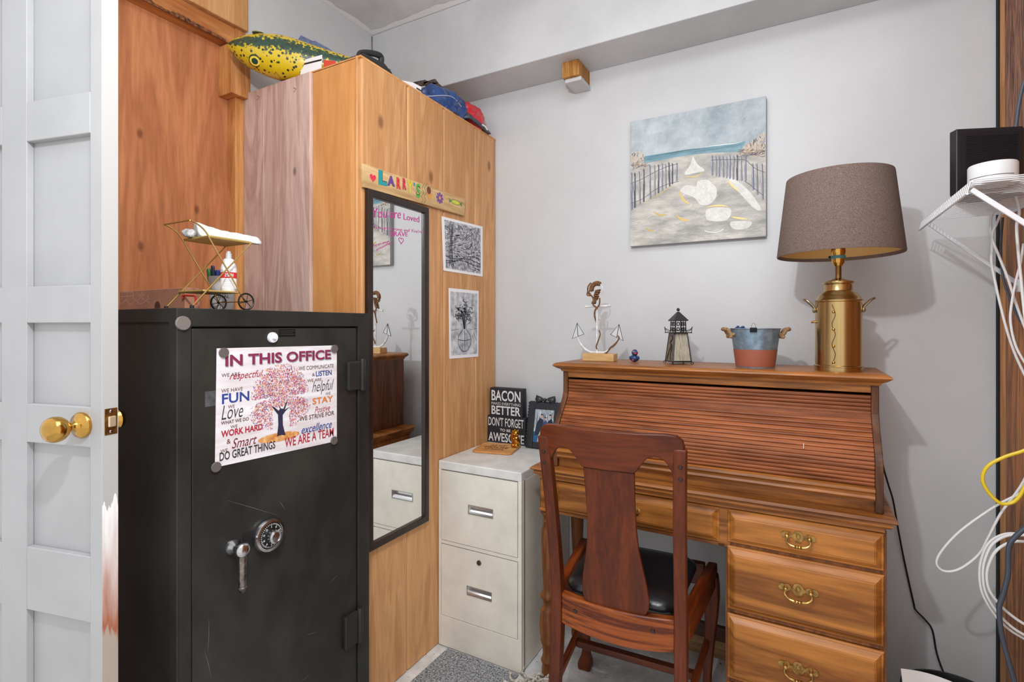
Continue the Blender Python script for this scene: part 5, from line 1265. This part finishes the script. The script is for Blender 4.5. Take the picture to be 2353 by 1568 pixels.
for sx in (-1, 1):
    m = MB(); rings = []
    for i in range(9):
        t = i/8; x = sx*(.180+.042*t); y = .018+(FYl-.0)*t; hh = .036+.004*math.sin(PI*t)
        rings.append([Vector((x+a*.015, y, .440+b_*hh)) for a, b_ in ((-1,-1),(1,-1),(1,1),(-1,1))])
    m.loft(rings).obj('side_seat_rail', CWY, ch, bevel=.006, seg=3, smooth=True)
    fl = [(.44, .0, .050), (.40, .006, .052), (.36, .010, .049), (.31, .010, .042), (.25, .004, .035), (.18, -.006, .030), (.12, -.012, .027), (.085, -.014, .027), (.06, -.010, .032), (.04, -.002, .042), (.022, .004, .048), (.008, .004, .047), (0, .003, .042)]
    rings = []
    for z, o, w_ in fl:
        rings.append([Vector((sx*(.214+o*.5)+w_/2*a, FYl+.005+o+w_/2*b_, z)) for a, b_ in ((-1,-1),(1,-1),(1,1),(-1,1))])
    MB().loft(rings).obj('front_leg', CWZ, ch, bevel=.006, seg=3, smooth=True)
    m = MB().bar((sx*.180, -.012, .205), (sx*.205, FYl-.01, .215), .018, .026); m.obj('side_stretcher', CWY, ch, bevel=.004)
MB().bar((-.186, .200, .205), (.186, .200, .205), .026, .022).obj('cross_stretcher', CWX, ch, bevel=.004)
MB().box(-.20, .20, FYl-.012, FYl+.016, .402, .474).obj('front_seat_rail', CWX, ch, bevel=.005)
m = MB(); rings = []
for z, g in ((.464, .0), (.474, .006), (.486, .004), (.497, -.012), (.503, -.045), (.505, -.09)):
    rings.append([Vector((x*(1+.12*(y/.37))*1.0, y+.185, z)) for x, y in rrect(-.166-g, .166+g, -.168-g, .178+g, max(.03, .05+g), 6)])
m.loft(rings).obj('seat_cushion', mat('black_leather', (22, 23, 28), .32, bump=.15, bs=120, coat=.1), ch, smooth=True, angle=60)

# ------------------------------------------------------------------ painting
PY = 2.074
pc = [on(1446, 281, y=PY), on(1758, 221, y=PY), on(1763, 543, y=PY), on(1450, 567, y=PY)]
pX0 = (pc[0].x+pc[3].x)/2; pX1 = (pc[1].x+pc[2].x)/2; pZ1 = (pc[0].z+pc[1].z)/2; pZ0 = (pc[2].z+pc[3].z)/2
pic = thing('beach_painting', 'square canvas painting of a beach path between dune fences on the back wall', 'painting', ((pX0+pX1)/2, 2.1, pZ0))
MB().box(pX0, pX1, PY, 2.0995, pZ0, pZ1).obj('canvas', mat('canvas_grey', (170, 174, 178), .7, var=.08, vs=20), pic, 'world', bevel=.0015)
def pp(zx, zy, k=1):
    q = on(1420+zx/3.921, 200+zy/3.921, y=PY); return Vector((q.x, PY-.0004-.00010*k, q.z))
SKY = mat('paint_sky', (158, 172, 180), .5, var=.10, vs=9, bump=.5, bs=70, c2=(190, 200, 206)); SAND = mat('paint_sand', (176, 174, 168), .5, var=.14, vs=14, bump=.8, bs=60, c2=(204, 200, 192), stretch=(.7, 1, 1.8))
hzL, hzR = 640, 510
m = MB(); poly_flat(m, [Vector((pX0+.001, PY-.0004, pZ1-.001)), Vector((pX1-.001, PY-.0004, pZ1-.001)), Vector((pX1-.001, PY-.0004, pp(1320, 500).z)), Vector((pX0+.001, PY-.0004, pp(110, 650).z))]); m.obj('painted_sky', SKY, pic, 'world')
m = MB(); poly_flat(m, [Vector((pX0+.001, PY-.0004, pZ0+.001)), Vector((pX1-.001, PY-.0004, pZ0+.001)), Vector((pX1-.001, PY-.0004, pp(1320, 500).z)), Vector((pX0+.001, PY-.0004, pp(110, 650).z))]); m.obj('painted_sand', SAND, pic, 'world')
m = MB(); poly_flat(m, [pp(*q, 2) for q in ((240, 625), (560, 572), (860, 530), (1150, 488), (1130, 545), (1090, 585), (860, 592), (700, 608), (520, 632), (350, 668), (230, 690))]); m.obj('painted_sea', mat('paint_sea', (96, 150, 172), .4, var=.22, vs=16, bump=.5, bs=80, c2=(140, 180, 192), stretch=(.3, 1, 2)), pic, 'world')
m = MB(); stroke(m, [pp(*q, 3) for q in ((340, 618), (480, 596), (600, 574), (790, 546))], [.001, .0035, .003, .001], (0, 1, 0)); m.obj('dark_wave', mat('paint_deep', (30, 84, 92), .35), pic, 'world')
m = MB(); stroke(m, [pp(*q, 3) for q in ((700, 556), (840, 534), (940, 522), (1060, 508), (1120, 492))], [.0006, .0018, .003, .0022, .0008], (0, 1, 0)); m.obj('wave_crest', mat('paint_white', (232, 236, 238), .45, bump=.4, bs=120), pic, 'world')
rnd = random.Random(11)
def blobs(name, mts, n, box, size, k=3, ang=(0, PI)):
    m = MB()
    for i in range(n):
        zx, zy = rnd.uniform(box[0], box[2]), rnd.uniform(box[1], box[3])
        if len(box) > 4 and not box[4](zx, zy): continue
        a = rnd.uniform(*ang); l = rnd.uniform(*size); m.cur = rnd.randrange(len(mts))
        c = pp(zx, zy, k+rnd.random()); d = Vector((math.cos(a), 0, math.sin(a)))*l
        cl = lambda p: Vector((min(pX1-.003, max(pX0+.003, p.x)), p.y, min(pZ1-.003, max(pZ0+.003, p.z))))
        stroke(m, [cl(c-d), cl(c+Vector((rnd.uniform(-1, 1), 0, rnd.uniform(-1, 1)))*l*.2), cl(c+d)], [.0004, rnd.uniform(.0012, .0026), .0004], (0, 1, 0))
    m.obj(name, mts, pic, 'world')
TAN = mat('paint_tan', (206, 180, 152), .6); TAN2 = mat('paint_pale', (218, 204, 186), .6); BRN = mat('paint_umber', (96, 84, 86), .6); LAV = mat('paint_lavender', (132, 136, 156), .55); DKB = mat('paint_slate', (74, 76, 92), .55); WHT = MATS['paint_white']
blobs('painted_bush', [TAN, TAN2, TAN, BRN], 190, (118, 575, 240, 715, lambda x, y: ((x-175)/72)**2+((y-650)/78)**2 < 1), (.003, .009), 3, (.8, 2.3))
blobs('painted_bush', [BRN, DKB, TAN], 70, (118, 690, 280, 745, lambda x, y: y < 748-(x-118)*.25), (.003, .010), 4, (-.2, .6))
blobs('painted_bush', [TAN, TAN2, TAN, BRN], 420, (1110, 400, 1318, 600, lambda x, y: y > 560-(x-1110)*.72), (.003, .011), 3, (.7, 2.4))
blobs('painted_bush', [BRN, DKB, TAN], 110, (1100, 565, 1318, 628), (.003, .012), 4, (-.3, .6))
m = MB()
def pick(x, y0, y1, wd, dx=0):
    m.cur = rnd.choice((0, 0, 1, 2))
    stroke(m, [pp(x, y0, 5+rnd.random()), pp(x+dx*.5+rnd.uniform(-3, 3), (y0+y1)/2, 5), pp(x+dx, y1, 5+rnd.random())], [wd*.6, wd, wd*.8], (0, 1, 0))
    m.cur = 1; stroke(m, [pp(x+6, y0+8, 6.2), pp(x+6+dx, y1-6, 6.2)], wd*.25, (0, 1, 0)); m.cur = 3; stroke(m, [pp(x-4, y0+14+rnd.uniform(0, 30), 6.4), pp(x-4+dx*.6, (y0+y1)/2+rnd.uniform(-60, 20), 6.4)], wd*.14, (0, 1, 0))
for i, x in enumerate((122, 152, 190, 232, 285, 328, 365, 398, 428, 458, 490, 530)):
    t = (x-122)/408; pick(x, 790-105*t+rnd.uniform(-14, 6)-(60 if x > 260 else 10)*(1-t), 1120-270*t-(10 if x < 260 else 0), .0080-.0022*t, rnd.uniform(-4, 10))
for i, x in enumerate((848, 880, 912, 945, 978, 1008, 1042, 1075, 1108, 1148)):
    pick(x, 618+rnd.uniform(-8, 8), 800+i*6, .0066, rnd.uniform(-5, 8))
for i, x in enumerate((1212, 1248, 1296)): pick(x, 690, 930+45*i, .0084, 8)
m.obj('painted_fence', [LAV, DKB, mat('paint_mauve', (150, 146, 152), .55), mat('paint_highlight', (206, 208, 214), .5)], pic, 'world')
m = MB()
for P in (((115, 870), (200, 838), (290, 790), (400, 735), (540, 690)), ((118, 1050), (220, 1010), (330, 930), (440, 880), (550, 850)), ((835, 660), (950, 655), (1060, 655), (1150, 660), (1230, 730), (1320, 770)), ((1140, 850), (1190, 880), (1260, 940), (1310, 980))): stroke(m, spline([pp(*q, 7) for q in P], 4), .0016, (0, 1, 0))
m.obj('fence_wire', DKB, pic, 'world')
GLD = mat('paint_gold', (186, 160, 94), .4, .3)
m = MB()
for P in (((672, 622), (690, 650), (720, 700), (780, 752), (700, 775), (600, 790), (640, 720), (664, 670)), ((720, 850), (800, 838), (850, 870), (890, 920), (880, 1000), (820, 1060), (740, 1060), (690, 1000), (560, 940), (620, 885), (700, 900)), ((810, 1100), (1010, 1095), (980, 1200), (810, 1200)), ((1020, 1215), (1200, 1215), (1160, 1275), (1040, 1280)), ((985, 815), (1080, 850), (1200, 960), (1290, 1100), (1230, 1095), (1090, 950))): poly_flat(m, spline([pp(*q, 4) for q in P], 6, True))
m.obj('painted_shells', mat('paint_shell', (216, 214, 208), .4, var=.06, vs=40, bump=.6, bs=90), pic, 'world')
m = MB()
for P, w_ in ((((590, 803), (660, 812), (720, 800), (782, 752)), .004), (((548, 930), (570, 985), (610, 1035), (660, 1058)), .009), (((790, 1090), (860, 1072), (940, 1070), (1000, 1082)), .006), (((1018, 1172), (1090, 1182), (1170, 1195)), .007), (((320, 1125), (380, 1155), (445, 1150)), .007), (((522, 1155), (580, 1195), (650, 1205)), .009), (((246, 1270), (290, 1295), (330, 1290)), .007), (((985, 835), (1030, 890), (1090, 945)), .006), (((215, 1060), (330, 990), (440, 920), (500, 880)), .003)):
    pts = spline([pp(*q, 5) for q in P], 5); n_ = len(pts); stroke(m, pts, [w_*math.sin(PI*(i+.3)/(n_-.4)) for i in range(n_)], (0, 1, 0))
m.obj('gold_leaf', GLD, pic, 'world')
m = MB(); stroke(m, spline([pp(*q, 5) for q in ((780, 1295), (830, 1308), (900, 1308), (950, 1280))], 5), .003, (0, 1, 0)); m.obj('white_stroke', WHT, pic, 'world')
blobs('palette_knife_marks', [mat('paint_scrape', (150, 158, 164), .6), mat('paint_pale_blue', (188, 198, 204), .55)], 45, (130, 150, 1300, 470), (.002, .010), 3, (.2, .9))
blobs('wave_wash', [mat('paint_wash', (160, 180, 188), .55), MATS['paint_pale'], mat('paint_pale_blue', (188, 198, 204), .55)], 70, (240, 585, 1110, 660, lambda x, y: y > 690-(x-240)*.10), (.004, .016), 3.5, (-.15, .3))
blobs('lavender_wash', [mat('paint_grey_lav', (164, 164, 174), .6), mat('paint_scrape', (150, 158, 164), .6), SAND, SAND], 110, (125, 1080, 1310, 1420), (.004, .018), 2.2, (-.5, .5))
blobs('white_scrapes', [WHT, mat('paint_shell', (216, 214, 208), .4, var=.10, vs=30, bump=.9, bs=60)], 26, (560, 880, 900, 1080, lambda x, y: ((x-740)/160)**2+((y-975)/110)**2 < 1), (.004, .012), 6, (.2, 1.2))
blobs('palette_knife_marks', [MATS['paint_scrape']], 40, (130, 1080, 1300, 1400), (.002, .010), 3, (-.3, .3))

# ------------------------------------------------------------------ wire shelf on the right wall
WV = mat('white_vinyl_wire', (218, 219, 222), .4)
SXF, SZT, SYN, SYF = .338, 1.578, 1.462, 1.945
shf = thing('wire_shelf', 'white vinyl coated wire shelf with diagonal braces on the right wall', 'shelf', (.539, 1.70, SZT))
m = MB()
nw = 28
for i in range(nw):
    y = SYN+(SYF-SYN)*i/(nw-1)
    m.tube([(.5385, y, SZT), (SXF+.004, y, SZT), (SXF, y, SZT-.003), (SXF-.006, y, SZT-.028)], .0013, 6)
m.obj('deck_wires', WV, shf, 'world')
m = MB()
for x, z in ((SXF+.002, SZT-.003), (SXF-.006, SZT-.029), (.532, SZT-.0028)): m.tube([(x, SYN-.002, z), (x, SYF+.002, z)], .0024, 8)
m.obj('lengthwise_rods', WV, shf, 'world', smooth=True)
for y in (1.474, 1.89):
    m = MB().bar((SXF+.004, y, SZT-.018), (.5385, y, SZT-.205), .006, .011); b_ = m.obj('diagonal_brace', WV, shf, 'world', bevel=.002)
    m = MB().box(.5345, .5398, y-.008, y+.008, SZT-.225, SZT-.19); m.obj('brace_foot', WV, b_, 'world', bevel=.001)
# black speaker box
DK = SZT+.0015
def camp(u, v): p = R*u+F*v; return Vector((p.x, p.y, 0))
fp_ = [camp(*q) for q in ((1.0716, 1.24), (1.2122, 1.221), (1.245, 1.245), (1.235, 1.325), (1.142, 1.335), (1.0746, 1.2625))]
fd = (fp_[1]-fp_[0]); fwid = fd.length
sb = thing('black_speaker', 'black box with a perforated front standing on the wire shelf', 'speaker', ((fp_[0]+fp_[1])/2)+Vector((0, 0, DK)), math.atan2(fd.y, fd.x))
o_ = Vector((.344, 1.602, DK)); 
Is = wm(sb).inverted(); foot = [((Is @ (p+Vector((0, 0, DK)))).x, (Is @ (p+Vector((0, 0, DK)))).y) for p in fp_]
MB().prism(foot, 'z', .0, .1565).obj('cabinet', mat('speaker_black', (28, 28, 32), .45), sb, bevel=.0025)
m = MB().box(-.062, .064, -.0012, .0005, .012, .148); m.obj('perforated_grille', None or mat('grille_dark', (20, 20, 26), .5), sb)
m = MB()
for i in range(30):
    for j in range(26):
        x = -.050+i*.0037+(j % 2)*.0018; z = .036+j*.0040
        if x > .060: continue
        m.add([(x+.0012*math.cos(k*PI/3), -.0015, z+.0012*math.sin(k*PI/3)) for k in range(6)], [tuple(range(6))])
m.obj('grille_holes', mat('hole_black', (6, 6, 8), .9, spec=.1), sb)
m = MB().tube([(-fwid/2, -.0001, .004), (-fwid/2, -.0001, .152)], .0007, 6); m.obj('edge_highlight_strip', mat('edge_grey', (92, 92, 98), .3), sb)
# white round hub
dc = Vector((.395, 1.544, DK))
hb = thing('white_hub', 'white round puck shaped device on the wire shelf before the black speaker', 'device', dc)
HW = mat('hub_white', (212, 213, 216), .4)
MB().lathe([(.0005, 0), (.040, 0), (.0432, .003), (.0432, .043), (.0415, .046), (.0005, .047)], (0, 0, 0), 56).obj('shell', HW, hb, smooth=True)
m = MB().lathe([(.0434, .0135), (.0434, .0152)], (0, 0, 0), 56, caps=False); m.f = [f for i, f in enumerate(m.f) if 30 <= i % 56 <= 47]; m.m = m.m[:len(m.f)]; m.obj('dark_slot', mat('slot_grey', (92, 92, 94), .5), hb)

# ------------------------------------------------------------------ cables on the right
WC = mat('white_cable', (222, 222, 222), .45); YC = mat('yellow_cable', (226, 196, 44), .4); NC = mat('slate_cable', (66, 74, 86), .5)
def cable(name, label, group, pts, y, r, mt):
    P = [on(*p[:2], y=p[2] if len(p) > 2 else y) for p in pts]
    for q in P: q.x = min(q.x, .5375-r)
    z = min(P, key=lambda v: v.z)
    t = MB().tube(spline(P, 6), r, 10).obj(name, mt, None, smooth=True)
    return tag(t, label, 'cable', group)
G1 = 'white cables hanging from the shelf'
cable('white_cable', 'white cable hanging from the shelf, leftmost of the bunch', G1, ((2300, 478), (2281, 490), (2276, 520), (2280, 560), (2278, 600), (2285, 640), (2296, 690), (2314, 760), (2335, 820), (2370, 890)), 1.80, .0030, WC)
cable('white_cable', 'white cable crossing the leftmost cable just under the shelf', G1, ((2304, 480), (2292, 510), (2280, 545), (2296, 590), (2316, 640), (2332, 690), (2348, 735), (2380, 800)), 1.785, .0030, WC)
cable('white_cable', 'white cable hanging straight down beside the shelf brace, nearest the picture edge', G1, ((2330, 440), (2338, 462), (2342, 490), (2336, 520), (2340, 580), (2346, 640), (2352, 700), (2362, 790)), 1.70, .0032, WC)
cable('white_cable', 'white cable bending back to the left lower down behind the others', G1, ((2352, 560), (2346, 600), (2336, 640), (2326, 690), (2322, 740), (2336, 800), (2372, 860)), 1.765, .0028, WC)
tag_ = cable('grey_wire', 'dark grey wire running down the right plank behind the white cables', None, ((2304, 500), (2300, 560), (2301, 610), (2308, 650), (2322, 690), (2345, 740)), 1.86, .0030, NC)
cable('power_wire', 'dark wire rising beside the black speaker at the right edge', None, ((2334, 300), (2340, 250), (2350, 200), (2366, 160)), 1.80, .0040, NC)
cable('yellow_cable', 'yellow cable bent into a loop against the plank', None, ((2420, 1015), (2353, 1036), (2310, 1050), (2272, 1070), (2258, 1096), (2266, 1124), (2295, 1155), (2322, 1157), (2342, 1142), (2360, 1110), (2420, 1050)), 1.72, .0042, YC)
cable('white_cable', 'white cable sticking out in a wide loop under the yellow one', None, ((2420, 1090), (2353, 1128), (2290, 1162), (2210, 1218), (2165, 1265), (2152, 1295), (2170, 1313), (2205, 1308), (2248, 1276), (2270, 1238), (2300, 1180), (2353, 1105), (2420, 1020)), 1.76, .0030, WC)
for k, (dx, dy) in enumerate(((0, 0), (7, 3), (15, 18))):
    pts = [(2420, 1232), (2353, 1228), (2310, 1228), (2275, 1246), (2257, 1280), (2251, 1320), (2258, 1365), (2285, 1412), (2318, 1446), (2353, 1468), (2430, 1500)]
    cable('white_cable', ('outermost white cable of the coil at the lower right', 'middle white cable of the coil at the lower right', 'innermost white cable of the coil at the lower right')[k], 'coiled white cables at the lower right', [(x+dx*1.1, y+dy*max(-1.3, min(1, (1340-y)/75))) for x, y in pts], 1.74-.012*k, .0034, WC)
cable('slate_cable', 'thick slate blue cable hanging in front of the white coil', None, ((2430, 1150), (2370, 1200), (2332, 1235), (2318, 1260), (2316, 1320), (2304, 1370), (2296, 1400), (2302, 1460), (2318, 1520), (2334, 1580), (2350, 1680)), 1.68, .0056, NC)

# ------------------------------------------------------------------ bin, rug, mop
bz_ = .262
bcn = Vector((.385, 1.765, 0))
bn = thing('waste_bin', 'black waste bin on the floor to the right of the desk, holding white paper', 'bin', bcn)
MB().lathe([(.0005, 0), (.095, 0), (.100, .004), (.122, bz_-.004), (.126, bz_), (.126, bz_+.006), (.120, bz_+.006), (.118, bz_-.002), (.096, .010), (.0005, .010)], (0, 0, 0), 40).obj('bin_wall', BLACK, bn, smooth=True)
pq = thing('waste_paper', 'white sheet of paper standing in the black bin', 'paper', bcn+Vector((0, 0, .012)))
a, b_ = on(2070, 1537, y=1.665), on(2196, 1571, y=1.72)
m = MB(); nn = 8; fr = []
for i in range(nn+1):
    t = i/nn; p = a.lerp(b_, t); p.y += .012*math.sin(t*PI)
    fr.append([p, Vector((p.x*.75+bcn.x*.25, p.y*.8+bcn.y*.2, .016))])
vs = [v for q in fr for v in q]; m.add(vs, [(2*i, 2*i+1, 2*i+3, 2*i+2) for i in range(nn)]); m.add([v+Vector((.0003, .0008, 0)) for v in vs], [(2*i, 2*i+1, 2*i+3, 2*i+2) for i in range(nn)])
m.obj('paper_sheet', PAPER, pq, 'world', smooth=True)
RUGM = mat('grey_carpet', (120, 124, 130), .95, var=.5, vs=160, bump=1.0, bs=260, c2=(186, 188, 192), specks=(210, .66, (214, 216, 220)))
c4 = [on(1018, 1498, z=0), on(1206, 1566, z=0)]
y_ = min(c4[0].y, FY0-.004)
m = MB(); e0 = on(1018, 1500, z=.006); e1 = on(938, 1572, z=.006); 
dl_ = (e1-e0); far = e0+dl_*6
poly = [(e0.x, FY0-.008), (far.x, far.y), (.2, far.y), (-.84, FY0-.008)]
far = e0+dl_*((1.215-e0.y)/dl_.y); poly = [(e0.x, FY0-.008), (far.x, far.y), (-.70, far.y), (-.70, 1.30), (-.868, 1.56), (-.868, FY0-.008)]
m.prism(poly, 'z', .0006, .007)
rg = m.obj('carpet_mat', RUGM, bevel=.002); tag(rg, 'speckled grey carpet mat on the concrete before the filing cabinet', 'mat')
mp2 = thing('string_mop_head', 'tangle of cream string lying on the floor at the foot of the desk leg', 'mop', (-.80, 1.60, 0))
m = MB(); rnd = random.Random(21)
for i in range(46):
    c = Vector((rnd.uniform(-.835, -.72), rnd.uniform(1.575, 1.625), .006)); a = rnd.uniform(0, 2*PI); P = []
    for k in range(7):
        P.append(Vector((c.x, c.y, .0055+.014*abs(math.sin(k*.8+i))*(1 if i % 2 else .5))))
        a += rnd.uniform(-.8, .8); c = c+Vector((math.cos(a), math.sin(a), 0))*.013
    m.tube(spline(P, 3), .0042, 6)
m.obj('cotton_strings', mat('cream_string', (206, 200, 188), .95, var=.25, vs=90, bump=1, bs=260), mp2, 'world', smooth=True)
